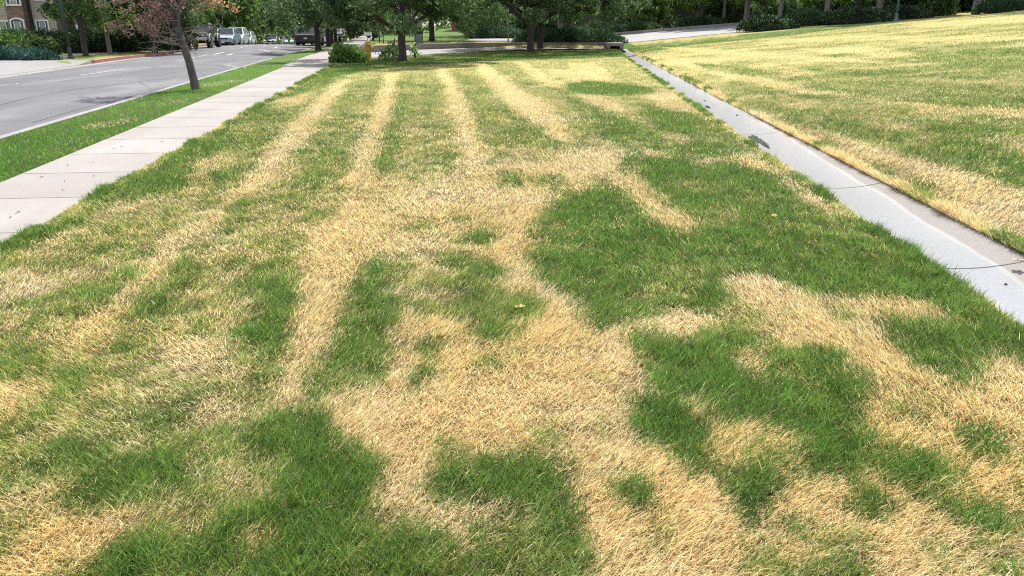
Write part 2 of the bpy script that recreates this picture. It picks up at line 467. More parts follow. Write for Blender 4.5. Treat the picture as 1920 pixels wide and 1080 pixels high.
# --- the slope beyond the channel
HILLP = []
def Bh(v, *p): HILLP.append((v, p))
Bh(.49, (1180,97),(1440,63),(1700,38),(1920,20),(2600,-20),(2600,700),(1920,520),(1640,345))
Bh(.95, (1170,98),(1180,86),(1300,76),(1440,60),(1700,34),(1700,40),(1580,54),(1450,70),(1300,84),(1190,101))
Bh(.32, (1190,104),(1300,92),(1420,95),(1560,112),(1660,135),(1560,140),(1400,135),(1300,140),(1250,130))
Bh(.08, (1230,88),(1300,90),(1420,98),(1560,108),(1700,120),(1560,115),(1400,106),(1290,97))
Bh(.08, (1240,108),(1330,110),(1420,140),(1530,170),(1640,180),(1500,178),(1380,150),(1290,128))
Bh(.15, (1700,145),(1920,148),(2200,150),(2200,170),(1920,160),(1720,155))
Bh(.15, (1700,45),(1920,28),(2200,10),(2200,26),(1920,42),(1720,52))
Bh(.2, (1420,75),(1600,66),(1800,68),(2100,60),(2100,68),(1800,78),(1600,76),(1430,84))
Bh(.12, (1500,92),(1620,88),(1790,104),(1680,106),(1560,100))
Bh(.8, (1700,96),(1920,90),(2200,90),(2200,130),(1920,132),(1760,124))
Bh(.72, (1500,128),(1640,130),(1900,150),(1700,148),(1540,140))
Bh(.70, (1300,118),(1400,125),(1480,150),(1400,142),(1330,132))
Bh(.78, (1500,150),(1620,160),(1800,178),(1920,185),(1920,212),(1700,190),(1560,172))
Bh(.25, (1350,170),(1480,180),(1600,196),(1720,198),(1600,204),(1480,206),(1400,190))
Bh(.18, (1600,184),(1760,196),(1920,205),(2200,210),(2200,232),(1920,222),(1740,214))
Bh(.15, (1560,222),(1680,232),(1740,252),(1640,248),(1570,236))
Bh(.8, (1415,190),(1500,208),(1562,213),(1640,238),(1760,258),(1930,268),(2300,290),(2300,350),(1930,335),(1820,322),(1720,298),(1642,272),(1560,247),(1480,222))
Bh(.15, (1830,262),(1930,275),(2100,285),(2100,300),(1930,290))
Bh(.82, (1760,282),(1920,300),(2200,330),(2200,360),(1920,345),(1800,318))
Bh(.72, (1700,225),(1800,238),(1930,245),(2200,250),(2200,268),(1930,262),(1760,250))
Bh(.06, (1480,232),(1560,250),(1642,276),(1742,308),(1862,338),(1940,352),(2400,420),(2400,560),(1940,480),(1862,442),(1762,382),(1702,342),(1600,297),(1520,267))
Bh(.5, (1895,330),(1960,335),(1960,365),(1900,355))
Bh(.40, (1180,98),(1250,132),(1350,180),(1480,240),(1560,282),(1700,345),(1745,372),(1930,485),(2100,590),(2100,560),(1930,455),(1780,372),(1700,328),(1580,272),(1500,235),(1370,172),(1260,120),(1190,96))
Bh(.85, (1435,225),(1475,228),(1485,245),(1455,245))
Bh(.92, (1640,318),(1672,320),(1680,345),(1650,348))
Bh(.95, (1700,340),(1740,345),(1745,372),(1712,378))
def _ground(lst): return [(v, np.array([G(*q) for q in p])) for v, p in lst]
PATCH = _ground(PATCH); HILLP = _ground(HILLP)
HILLP2 = [(v if (v < .07 or v > .84 or v == .40) else .57 + (v - .5) * .80, p) for v, p in HILLP]
def paint(x, y, base, lst):
    g = np.full(x.shape, base)
    for v, P in lst:
        lo = P.min(0); hi = P.max(0)
        k = np.nonzero((x > lo[0]) & (x < hi[0]) & (y > lo[1]) & (y < hi[1]))[0]
        if not len(k): continue
        xs, ys = x[k], y[k]; ins = np.zeros(len(k), bool)
        x0, y0 = P[-1]
        for x1, y1 in P:
            if y1 != y0:
                c = ((y1 > ys) != (y0 > ys)) & (xs < (x0 - x1) * (ys - y1) / (y0 - y1) + x1)
                ins ^= c
            x0, y0 = x1, y1
        g[k[ins]] = v
    return g
def live(x, y, jit=1.0):
    """how green the turf is at points of the ground (ragged patch edges)"""
    x = np.asarray(x, float).ravel(); y = np.asarray(y, float).ravel()
    d = np.hypot(x, y); k = np.clip(d / 3.0, 0.7, 9)
    wx = x + (fbm(x * 1.6, y * 1.6, 11) - .5) * .09 * k**.35 + (fbm(x * 7, y * 7, 13, 2) - .5) * .09
    wy = y + (fbm(x * 1.6, y * 1.6, 17) - .5) * .12 * k**.45 + (fbm(x * 7, y * 7, 19, 2) - .5) * .10
    wx += rng.normal(size=x.shape) * .036 * k**.6 * jit; wy += rng.normal(size=x.shape) * .055 * k**.7 * jit
    onhill = x > chR(y) - .02
    g = paint(wx, wy, .45, PATCH)
    g = np.where(onhill, paint(wx, wy, .5, HILLP2), g)
    # streaks on the slope follow the mower, loose mottling elsewhere
    st = fbm((x * 0.25 + y * 1.0) * 0.9, x * 0.10, 23, 3)
    g = np.where(onhill & (g > .25) & (g < .75), g + (st - .5) * .7, g)
    mott = fbm(x * 2.3, y * 1.6, 29, 3)
    cmp_ = sstep(-.02, -.22, x / np.maximum(y, .3)) * sstep(1.8, 2.6, y) * (1 - sstep(16, 24, y))
    worn = fbm(x * 1.1 + 7, y * .9, 131, 3); fine = fbm(x * 4.3, y * 3.6 + 5, 137, 2)
    g = np.where(g > .7, g - .17 * sstep(.58, .78, worn) - .14 * sstep(.58, .8, fine), g + .16 * sstep(.6, .8, fine))
    w = np.clip(1.25 - np.abs(2 * g - 1) * 1.15, .1, 1)
    tuft = vnoise(x * 7.5 + 3, y * 6, 31) * .6 + vnoise(x * 16, y * 13, 37) * .4
    return np.clip(g + (mott - .5) * .42 * w + (tuft - .5) * .8 * w * np.clip(1.3 - d / 30, .45, 1), 0.01, 0.99)
# ------------------------------------------------------------------ ground materials
def turf_mat():
    m, n, l, b = mat_base("turf")
    a = n.new("ShaderNodeAttribute"); a.attribute_name = "Col"
    t = n.new("ShaderNodeTexCoord"); z = n.new("ShaderNodeTexNoise"); z.inputs['Scale'].default_value = 9; z.inputs['Detail'].default_value = 9; z.inputs['Roughness'].default_value = .75
    mr = n.new("ShaderNodeMapRange"); mr.inputs[1].default_value = .3; mr.inputs[2].default_value = .7; mr.inputs[3].default_value = .55; mr.inputs[4].default_value = 1.35
    x = n.new("ShaderNodeMixRGB"); x.blend_type = 'MULTIPLY'; x.inputs[0].default_value = 1
    l.new(t.outputs['Object'], z.inputs['Vector']); l.new(z.outputs['Fac'], mr.inputs[0])
    l.new(a.outputs['Color'], x.inputs[1]); l.new(mr.outputs[0], x.inputs[2]); l.new(x.outputs[0], b.inputs['Base Color'])
    b.inputs['Roughness'].default_value = 0.95; b.inputs['Specular IOR Level'].default_value = 0.1
    bp = n.new("ShaderNodeBump"); bp.inputs['Strength'].default_value = .9; bp.inputs['Distance'].default_value = .04
    l.new(z.outputs['Fac'], bp.inputs['Height']); l.new(bp.outputs[0], b.inputs['Normal'])
    return m
M['turf'] = turf_mat()

def paving(name, c, var=.18, rough=.8, fine=60., coarse=1.2, joint=None, jw=.008, stain=None, bump=.25, ridges=False, slabs=False):
    """mineral surface: fine grit, broad weathering, optional joints every `joint` metres along the street"""
    m, n, l, b = mat_base(name)
    geo = n.new("ShaderNodeNewGeometry")
    f = n.new("ShaderNodeTexNoise"); f.inputs['Scale'].default_value = fine; f.inputs['Detail'].default_value = 4
    g = n.new("ShaderNodeTexNoise"); g.inputs['Scale'].default_value = coarse; g.inputs['Detail'].default_value = 7; g.inputs['Roughness'].default_value = .65
    l.new(geo.outputs['Position'], f.inputs['Vector']); l.new(geo.outputs['Position'], g.inputs['Vector'])
    m1 = n.new("ShaderNodeMapRange"); m1.inputs[1].default_value = .3; m1.inputs[2].default_value = .7; m1.inputs[3].default_value = 1 - var; m1.inputs[4].default_value = 1 + var
    m2 = n.new("ShaderNodeMapRange"); m2.inputs[1].default_value = .3; m2.inputs[2].default_value = .7; m2.inputs[3].default_value = 1 - var; m2.inputs[4].default_value = 1 + var * .8
    l.new(f.outputs['Fac'], m1.inputs[0]); l.new(g.outputs['Fac'], m2.inputs[0])
    mu = n.new("ShaderNodeMath"); mu.operation = 'MULTIPLY'; l.new(m1.outputs[0], mu.inputs[0]); l.new(m2.outputs[0], mu.inputs[1])
    x = n.new("ShaderNodeMixRGB"); x.blend_type = 'MULTIPLY'; x.inputs[0].default_value = 1; x.inputs[1].default_value = (*c, 1)
    l.new(mu.outputs[0], x.inputs[2]); last = x
    if slabs:
        sx = n.new('ShaderNodeSeparateXYZ'); l.new(geo.outputs['Position'], sx.inputs[0])
        a1 = n.new('ShaderNodeMath'); a1.operation = 'MULTIPLY'; a1.inputs[1].default_value = .9853; l.new(sx.outputs['Y'], a1.inputs[0])
        a2 = n.new('ShaderNodeMath'); a2.operation = 'MULTIPLY_ADD'; a2.inputs[1].default_value = -.1; l.new(sx.outputs['X'], a2.inputs[0]); l.new(a1.outputs[0], a2.inputs[2])
        a3 = n.new('ShaderNodeMath'); a3.operation = 'SUBTRACT'; a3.inputs[1].default_value = 2.29; l.new(a2.outputs[0], a3.inputs[0])
        a4 = n.new('ShaderNodeMath'); a4.operation = 'DIVIDE'; a4.inputs[1].default_value = 1.32; l.new(a3.outputs[0], a4.inputs[0])
        a5 = n.new('ShaderNodeMath'); a5.operation = 'FLOOR'; l.new(a4.outputs[0], a5.inputs[0])
        wn_ = n.new('ShaderNodeTexWhiteNoise'); wn_.noise_dimensions = '1D'; l.new(a5.outputs[0], wn_.inputs['W'])
        r0 = n.new('ShaderNodeMapRange'); r0.inputs[3].default_value = .92; r0.inputs[4].default_value = 1.08; l.new(wn_.outputs['Value'], r0.inputs[0])
        x2 = n.new('ShaderNodeMixRGB'); x2.blend_type = 'MULTIPLY'; x2.inputs[0].default_value = 1; l.new(last.outputs[0], x2.inputs[1]); l.new(r0.outputs[0], x2.inputs[2]); last = x2
    if stain:
        s = n.new("ShaderNodeTexNoise"); s.inputs['Scale'].default_value = stain[1]; s.inputs['Detail'].default_value = 5
        mp = n.new("ShaderNodeMapping"); mp.inputs['Scale'].default_value = (1, .25, 1); mp.inputs['Rotation'].default_value = (0, 0, -.146)
        l.new(geo.outputs['Position'], mp.inputs[0]); l.new(mp.outputs[0], s.inputs['Vector'])
        r = n.new("ShaderNodeMapRange"); r.inputs[1].default_value = .5; r.inputs[2].default_value = .72; r.inputs[3].default_value = 0; r.inputs[4].default_value = .75
        l.new(s.outputs['Fac'], r.inputs[0])
        y = n.new("ShaderNodeMixRGB"); y.inputs[2].default_value = (*stain[0], 1); l.new(r.outputs[0], y.inputs[0]); l.new(last.outputs[0], y.inputs[1]); last = y
    l.new(last.outputs[0], b.inputs['Base Color'])
    b.inputs['Roughness'].default_value = rough; b.inputs['Specular IOR Level'].default_value = .35
    bp = n.new("ShaderNodeBump"); bp.inputs['Strength'].default_value = bump; bp.inputs['Distance'].default_value = .006
    l.new(f.outputs['Fac'], bp.inputs['Height']); l.new(bp.outputs[0], b.inputs['Normal'])
    return m
M['asphalt'] = paving("asphalt", (.097, .0955, .101), .22, .85, 45, .35, stain=((.16,.157,.162), .9))
M['concrete'] = paving("walk_concrete", (.25, .226, .208), .10, .85, 70, .8, stain=((.21, .188, .172), 2.2))
M['walk'] = paving('walk_slabs', (.25, .226, .208), .10, .85, 70, .8, stain=((.21, .188, .172), 2.2), slabs=True)
M['gutter'] = paving("gutter_concrete", (.225,.214,.206), .16, .85, 60, 1.5)
M['kerb_red'] = paving("kerb_red_paint", (.36, .16, .14), .25, .8, 40, 2.0)
M['drive'] = paving("drive_concrete", (.21,.203,.20), .15, .85, 50, .6, stain=((.22,.215,.215), 1.0))
M['wallcon'] = paving("wall_concrete", (.26, .23, .215), .2, .9, 30, 2.0)
M['soil'] = paving("soil", (.15, .105, .072), .4, .95, 30, 4.0, bump=.8)
M['backroad'] = paving("pale_road", (.25,.243,.24), .12, .85, 50, .5)
M['joint'] = simple("joint_gap", (.10, .09, .085), .95)
M['paint'] = simple("worn_paint", (.42, .42, .43), .8, var=.3, scale=30)

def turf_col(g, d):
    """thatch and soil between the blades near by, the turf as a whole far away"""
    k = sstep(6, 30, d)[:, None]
    near = np.array([.15, .11, .055]) * (1 - g[:, None]) + np.array([.028, .036, .012]) * g[:, None]  # ground tone deepened to stand for shade between the blades
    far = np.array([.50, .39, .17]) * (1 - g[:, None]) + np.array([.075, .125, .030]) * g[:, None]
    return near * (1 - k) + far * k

def rows_for(y0, y1, near=.16, grow=.03):
    r = [y0]
    while r[-1] < y1:
        r.append(r[-1] + max(near, abs(r[-1]) * grow))
    r[-1] = y1
    return np.array(r)

def strip(name, fa, fb, ys, nx, mat, zf, col=None, power=1.0, kind='structure', skirt=0.0):
    """sheet between the curves x=fa(y) and x=fb(y)"""
    t = np.linspace(0, 1, nx + 1) ** power
    a = fa(ys)[:, None]; b = fb(ys)[:, None]
    xx = a + (b - a) * t[None]; yy = np.repeat(ys[:, None], nx + 1, 1)
    zz = zf(xx, yy)
    v = np.stack([xx, yy, zz], -1).reshape(-1, 3)
    i = np.arange(len(ys) - 1)[:, None] * (nx + 1) + np.arange(nx)[None]
    f = np.stack([i, i + 1, i + nx + 2, i + nx + 1], -1).reshape(-1, 4)
    fl = [f]
    if skirt:
        n0 = len(v); e = []
        rim = list(range(0, nx + 1)) + [(r + 1) * (nx + 1) - 1 for r in range(1, len(ys))] + \
              list(range(len(v) - 2, len(v) - nx - 2, -1)) + [r * (nx + 1) for r in range(len(ys) - 2, 0, -1)]
        low = v[rim].copy(); low[:, 2] -= skirt
        v = np.concatenate([v, low]); m = len(rim)
        fl.append(np.array([(rim[k], n0 + k, n0 + (k + 1) % m, rim[(k + 1) % m]) for k in range(m)]))
    c = col(v) if col is not None else None
    o = mesh_np(name, v, fl, mat, col=c, smooth=not skirt)
    if kind: o['kind'] = kind
    return o
fS = lambda s, fl=0: (lambda y: X(s, y) + (flare(y) if fl else 0))
fWR = lambda y: X(walk_r(y), y)
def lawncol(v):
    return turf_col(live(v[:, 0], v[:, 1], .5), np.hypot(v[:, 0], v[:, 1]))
def greencol(g0, a=.25):
    def f(v):
        g = np.clip(g0 + (fbm(v[:, 0] * .8, v[:, 1] * .5, 41) - .5) * 2 * a, 0, 1)
        return turf_col(g, np.hypot(v[:, 0], v[:, 1]))
    return f
YN = rows_for(-8, 400, .14, .018)
YC = YN[YN < 49.4]
# --- pavement, verge and street, left to right
strip("left_ground", lambda y: np.full_like(y, -180.), fS(-17.5, 1), YN, 40, M['turf'], Zt, greencol(.85, .2), power=.35)
strip("left_pavement", fS(-17.5, 1), fS(-16.3, 1), YN, 2, M['concrete'], lambda x, y: Zt(x, y) + .004)
strip("left_verge", fS(-16.3, 1), fS(-13.75, 1), YN, 8, M['turf'], Zt, greencol(.72, .3))
yr = YN[YN > 35.9]; yo = YN[YN < 18]
strip("left_kerb", fS(-13.75, 1), fS(-13.6, 1), yr, 1, M['kerb_red'], lambda x, y: road_z(y) + .135, skirt=.2)
strip("left_kerb_plain", fS(-13.75, 1), fS(-13.6, 1), yo, 1, M['gutter'], lambda x, y: road_z(y) + .135, skirt=.2)
strip("left_gutter", fS(-13.6, 1), fS(-13.15, 1), YN, 1, M['gutter'], lambda x, y: road_z(y) - .005)
def camber(x, y):
    s = x + SL * y; w = np.clip((s + 13.15 - flare(y)) / (6.7 - flare(y)), 0, 1)
    return road_z(y) + .10 * (1 - (2 * w - 1)**2)
strip("road", fS(-13.15, 1), fS(S_GU), YN, 16, M['asphalt'], camber)
strip("right_gutter", fS(S_GU), fS(S_KF), YN, 2, M['gutter'], lambda x, y: road_z(y) - .012 + .02 * (S_KF - (x + SL * y)))
yk = YN[YN < 31]; yk2 = YN[YN > 43.5]
for k, yy in enumerate((yk, yk2)):
    strip("right_kerb", fS(S_KF), fS(S_KB), yy, 1, M['gutter'], lambda x, y: road_z(y) + .135, skirt=.2)
strip("verge", fS(S_KB), fS(S_WL), YN, 10, M['turf'], lambda x, y: Zt(x, y) - .004, greencol(1.0, .08))
strip("pavement", fS(S_WL), fWR, YN, 3, M['walk'], lambda x, y: 0 * x + .012, skirt=.12)
# --- lawn, channel, slope
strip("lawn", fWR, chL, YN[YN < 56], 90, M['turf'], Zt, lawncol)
def chan_z(x, y):
    t = (x - chL(y)) / (chR(y) - chL(y))
    return -.045 - .05 * (1 - (2 * t - .9)**2) - .10 * sstep(40, 49, y)
strip("drainage_channel_back", fS(0.0), fS(0.1), YN[:2], 1, M['soil'], lambda x, y: 0 * x - 3)   # buried footing
bpy.data.objects.remove(bpy.data.objects["drainage_channel_back"])
def chan_mat():
    m, n, l, b = mat_base("wet_concrete")
    geo = n.new("ShaderNodeNewGeometry"); uv = n.new("ShaderNodeAttribute"); uv.attribute_name = "Col"
    sep = n.new("ShaderNodeSeparateColor"); l.new(uv.outputs['Color'], sep.inputs[0])   # R across, G along
    no = n.new("ShaderNodeTexNoise"); no.inputs['Scale'].default_value = 1.6; no.inputs['Detail'].default_value = 8
    mpp = n.new('ShaderNodeMapping'); mpp.inputs['Scale'].default_value = (1, .3, 1); l.new(geo.outputs['Position'], mpp.inputs[0]); l.new(mpp.outputs[0], no.inputs['Vector'])
    f = n.new("ShaderNodeTexNoise"); f.inputs['Scale'].default_value = 80; l.new(geo.outputs['Position'], f.inputs['Vector'])
    ad = n.new("ShaderNodeMath"); ad.operation = 'MULTIPLY_ADD'; ad.inputs[1].default_value = .30; ad.inputs[2].default_value = -.15
    l.new(no.outputs['Fac'], ad.inputs[0])
    a2 = n.new("ShaderNodeMath"); a2.operation = 'ADD'; gg_ = n.new('ShaderNodeMapRange'); gg_.clamp = True; gg_.inputs[1].default_value = .10; gg_.inputs[2].default_value = .34; gg_.inputs[3].default_value = .04; gg_.inputs[4].default_value = -.34; l.new(sep.outputs[1], gg_.inputs[0])
    a0_ = n.new('ShaderNodeMath'); a0_.operation = 'ADD'; l.new(sep.outputs[0], a0_.inputs[0]); l.new(gg_.outputs[0], a0_.inputs[1]); l.new(a0_.outputs[0], a2.inputs[0]); l.new(ad.outputs[0], a2.inputs[1])
    dry = n.new("ShaderNodeMapRange"); dry.inputs[1].default_value = .69; dry.inputs[2].default_value = .76; l.new(a2.outputs[0], dry.inputs[0])
    r = n.new("ShaderNodeMixRGB"); r.inputs[1].default_value = (.228, .225, .224, 1); r.inputs[2].default_value = (.205, .19, .178, 1); l.new(dry.outputs[0], r.inputs[0])  # wet part's base colour raised to stand for reflected sky
    mr = n.new("ShaderNodeMapRange"); mr.inputs[1].default_value = .3; mr.inputs[2].default_value = .7; mr.inputs[3].default_value = .8; mr.inputs[4].default_value = 1.15
    l.new(f.outputs['Fac'], mr.inputs[0])
    x = n.new("ShaderNodeMixRGB"); x.blend_type = 'MULTIPLY'; x.inputs[0].default_value = 1; l.new(r.outputs[0], x.inputs[1]); l.new(mr.outputs[0], x.inputs[2])
    l.new(x.outputs[0], b.inputs['Base Color'])
    ro = n.new("ShaderNodeMapRange"); ro.inputs[3].default_value = .28; ro.inputs[4].default_value = .75; l.new(dry.outputs[0], ro.inputs[0])
    l.new(ro.outputs[0], b.inputs['Roughness'])
    sp = n.new('ShaderNodeMapRange'); sp.inputs[3].default_value = .9; sp.inputs[4].default_value = .15; l.new(dry.outputs[0], sp.inputs[0]); l.new(sp.outputs[0], b.inputs['Specular IOR Level'])
    bp = n.new("ShaderNodeBump"); bp.inputs['Strength'].default_value = .08; bp.inputs['Distance'].default_value = .004
    l.new(f.outputs['Fac'], bp.inputs['Height']); l.new(bp.outputs[0], b.inputs['Normal'])
    return m
M['wet'] = chan_mat()
def chcol(v):
    t = (v[:, 0] - chL(v[:, 1])) / (chR(v[:, 1]) - chL(v[:, 1]))
    return np.stack([t, v[:, 1] / 50, 0 * t], -1)
yc = rows_for(-8, 56, .12, .01)
ch = strip("drainage_channel", chL, chR, yc, 12, M['wet'], chan_z, chcol)
lip = strip("channel_soil_edge", lambda y: chR(y), lambda y: chR(y) + .05 + .03 * vnoise(y * 3, y * 0), yc[yc < 49.8], 3, M['soil'],
            lambda x, y: -.055 + .045 * np.clip((x - chR(y)) / .08, 0, 1) + .015 * vnoise(x * 30, y * 12, 5))
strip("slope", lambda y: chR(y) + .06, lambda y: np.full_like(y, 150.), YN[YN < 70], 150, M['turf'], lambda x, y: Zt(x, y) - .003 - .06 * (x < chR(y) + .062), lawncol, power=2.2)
strip("back_ground", fWR, lambda y: np.full_like(y, 200.), YN[YN > 49.5], 70, M['turf'], lambda x, y: Zt(x, y) - .010, greencol(1.0, .22), power=1.6)
# slab joints of pavement and channel
jb = MB()
for yj in np.arange(1.87, 90, 1.32):
    xa, xb = float(X(S_WL, yj)) + .02, float(X(walk_r(yj), yj)) - .02
    dy = .1 * (xb - xa)
    jb.add([(xa, yj, .0135), (xb, yj + dy, .0135), (xb, yj + dy + .014, .0135), (xa, yj + .014, .0135)], [(0, 1, 2, 3)])
o = jb.build("pavement_joint_lines", M['joint']); o['kind'] = 'structure'
jb = MB()
for px, py in ((1165,104),(1192,122),(1235,141),(1280,163),(1330,195),(1405,250),(1560,350),(1800,500)):
    gx, gy = GZ(px, py, -.07); yy = gy
    n = 10; va = []; vb = []
    for i in range(n + 1):
        t = i / n; xx = float(chL(yy)) * (1 - t) + float(chR(yy)) * t; y2 = yy + .06 * t
        va.append((xx, y2, float(chan_z(np.array(xx), np.array(y2))) + .003)); vb.append((xx, y2 + .012, va[-1][2]))
    jb.add(va + vb, [(i, i + 1, i + n + 2, i + n + 1) for i in range(n)])
o = jb.build("channel_joint_lines", M['joint']); o['kind'] = 'structure'

# --- driveways
def sheet(name, near, far, mat, dz, n=24, m=8, zf=None):
    """sheet between two polylines, laid dz above the land"""
    def res(L, n):
        L = np.array(L, float); d = np.r_[0, np.cumsum(np.hypot(*np.diff(L, axis=0).T))]
        t = np.linspace(0, d[-1], n); return np.stack([np.interp(t, d, L[:, 0]), np.interp(t, d, L[:, 1])], -1)
    a, b = res(near, n), res(far, n); t = np.linspace(0, 1, m)[None, :, None]
    p = a[:, None] * (1 - t) + b[:, None] * t
    z = (zf or Zt)(p[..., 0], p[..., 1]) + dz
    v = np.concatenate([p, z[..., None]], -1).reshape(-1, 3)
    i = np.arange(n - 1)[:, None] * m + np.arange(m - 1)[None]
    f = np.stack([i, i + m, i + m + 1, i + 1], -1).reshape(-1, 4)
    o = mesh_np(name, v, [f], mat, smooth=True); o['kind'] = 'structure'; return o
sheet("driveway", [(-7.75,36.2),(-6.6,38.0),(-5,41.3),(-1.85,45.8),(1.5,48.2),(4,49.7),(6.2,50.2)],
      [(-8.9,42.8),(-7.6,45.2),(-5.8,47.8),(-2.8,50.6),(1,51.6),(4,51.7),(6.2,51.7)], M['drive'], .016, zf=lambda x, y: .05 * sstep(44, 49, y))
# apron across the verge, from the gutter up to the pavement
def apron(name, s0, s1, z1, y0, y1, splay, mat, flag=0):
    ys = np.linspace(y0, y1, 14); t = np.linspace(0, 1, 8); v = []
    for y in ys:
        for k in t:
            s = s0 + (s1 - s0) * k; c = (y - (y0 + y1) / 2) / ((y1 - y0) / 2)
            yy = (y0 + y1) / 2 + c * ((y1 - y0) / 2 + splay * (1 - k))
            xx_ = float(X(s, yy) + (flare(yy) if flag else 0)); v.append((xx_, yy, float(Zt(xx_ - .02, yy)) + .014 if flag else float(road_z(yy)) * (1 - k) + z1 * k + .012))
    i = np.arange(13)[:, None] * 8 + np.arange(7)[None]
    o = mesh_np(name, v, [np.stack([i, i + 1, i + 9, i + 8], -1).reshape(-1, 4)], mat, smooth=True); o['kind'] = 'structure'; return o
apron("driveway_apron", S_KF, S_WL, .0, 31.8, 42.6, 1.0, M['concrete'])
apron("left_driveway_apron", -13.6, -24.5, .0, 17.0, 34.6, 1.2, M['drive'], 1)
# raised concrete edge behind the driveway, carried over the channel as a slab
wl = [(-8.6,43.4),(-7.5,45.4),(-5.7,48.0),(-2.8,50.8),(1,51.8),(4,51.9),(5.87,51.6)]
mb = MB()
def wallrun(mb, L, h, th, zb=-.35):
    for (x0, y0), (x1, y1) in zip(L[:-1], L[1:]):
        d = Vector((x1 - x0, y1 - y0, 0)); nrm = Vector((-d.y, d.x, 0)).normalized() * th
        q = [(x0, y0), (x1, y1), (x1 + nrm.x, y1 + nrm.y), (x0 + nrm.x, y0 + nrm.y)]
        mb.add([(x, y, zb) for x, y in q] + [(x, y, h) for x, y in q], [(0,3,2,1),(4,5,6,7),(0,1,5,4),(1,2,6,5),(2,3,7,6),(3,0,4,7)])
def dense(L, k=6):
    L = np.array(L, float); t = np.linspace(0, len(L) - 1, (len(L) - 1) * k + 1)
    return list(zip(np.interp(t, range(len(L)), L[:, 0]), np.interp(t, range(len(L)), L[:, 1])))
wallrun(mb, dense(wl), .38, .35)
o = mb.build("retaining_kerb", M['wallcon']); tag(o, "low brown concrete retaining edge running behind the driveway", "retaining wall")
cul = empty("culvert", (6.5, 50.2, 0)); tag(cul, "small concrete culvert with a slab bridging the drainage channel", "culvert")
mb = MB(); mb.box(-.62, .5, 0, 1.6, .20, .385); mb.build("slab", M['wallcon'], cul, bevel=.02)
mb = MB(); mb.box(-.57, -.38, .02, 1.55, -.4, .197); mb.build("side_wall", M['wallcon'], cul)
mb = MB(); mb.box(.25, .46, .02, 1.55, -.4, .197); mb.build("side_wall", M['wallcon'], cul)
# pale street beyond the slope
sheet("back_road", [(-3.5,58),(0,57.5),(4,55.5),(7.6,53.5),(12,54.5),(18,56),(26,57.5)], [(-3,63),(0,65),(4,66.5),(10,68),(15,68),(20,67),(28,66)], M['backroad'], .02, 30, 16)
mb = MB(); L = [(-3,63),(0,65),(4,66.5),(10,68),(15,68),(20,67),(28,66)]
for (x0, y0), (x1, y1) in zip(dense(L)[:-1], dense(L)[1:]):
    z0, z1 = float(Zt(x0, y0)), float(Zt(x1, y1))
    q = [(x0, y0, z0), (x1, y1, z1), (x1, y1 + .3, z1), (x0, y0 + .3, z0)]
    mb.add([(x, y, z - .1) for x, y, z in q] + [(x, y, z + .24) for x, y, z in q], [(0,3,2,1),(4,5,6,7),(0,1,5,4),(1,2,6,5),(2,3,7,6),(3,0,4,7)])
o = mb.build("back_kerb", M['wallcon']); o['kind'] = 'structure'

# worn white chalk and paint lines on the asphalt
def ribbon(mb, pix, w):
    P = [Vector((*G(*q), 0)) for q in pix]
    Q = []
    for a, b in zip(P[:-1], P[1:]):
        for k in range(6): Q.append(a.lerp(b, k / 6))
    Q.append(P[-1]); L = []; Rr = []
    for i, p in enumerate(Q):
        d = (Q[min(i + 1, len(Q) - 1)] - Q[max(i - 1, 0)]).normalized(); n = Vector((-d.y, d.x, 0)) * w * (.3 + .3 * random.random()) / 2
        for lst, s in ((L, 1), (Rr, -1)):
            q = p + n * s; lst.append((q.x, q.y, float(camber(np.array(q.x), np.array(q.y))) + .006))
    k = len(Q); mb.add(L + Rr, [(i, i + k, i + k + 1, i + 1) for i in range(k - 1)])
mb = MB()
for pix, w in (([(0,169),(18,163),(32,162),(33,164)], .05), ([(205,163),(240,160),(300,159),(352,157)], .05), ([(207,165),(250,166),(310,164),(350,159)], .05),
               ([(150,147),(200,140),(240,135),(290,131),(345,129)], .16), ([(350,124),(420,123),(470,124)], .12), ([(330,120),(375,110),(395,104)], .14), ([(427,107),(437,104)], .3), ([(400,106),(421,101)], .3),
               ([(450,92),(470,88),(490,86)], .25), ([(440,102),(478,101)], .22), ([(494,97),(507,99)], .35), ([(515,92),(520,90)], .35), ([(485,96),(492,95)], .3), ([(493,87),(499,88)], .3),
               ([(90,160),(130,156)], .06), ([(420,136),(446,134)], .1)):
    ribbon(mb, pix, w)
o = mb.build("road_markings", M['paint']); o['kind'] = 'structure'
mb = MB()
for pix in ([(0,205),(60,190),(140,174),(230,161),(330,148)], [(60,232),(150,206),(250,180),(330,160)], [(260,150),(330,139),(400,130),(450,124)], [(300,178),(280,166),(262,158)], [(400,146),(380,139),(360,133)], [(440,132),(420,127),(395,122)], [(480,112),(520,98)], [(150,137),(118,131),(90,127)]):
    ribbon(mb, pix, .045)
o = mb.build("road_tar_seams", simple("tar_seam", (.055, .055, .058), .7)); o['kind'] = 'structure'
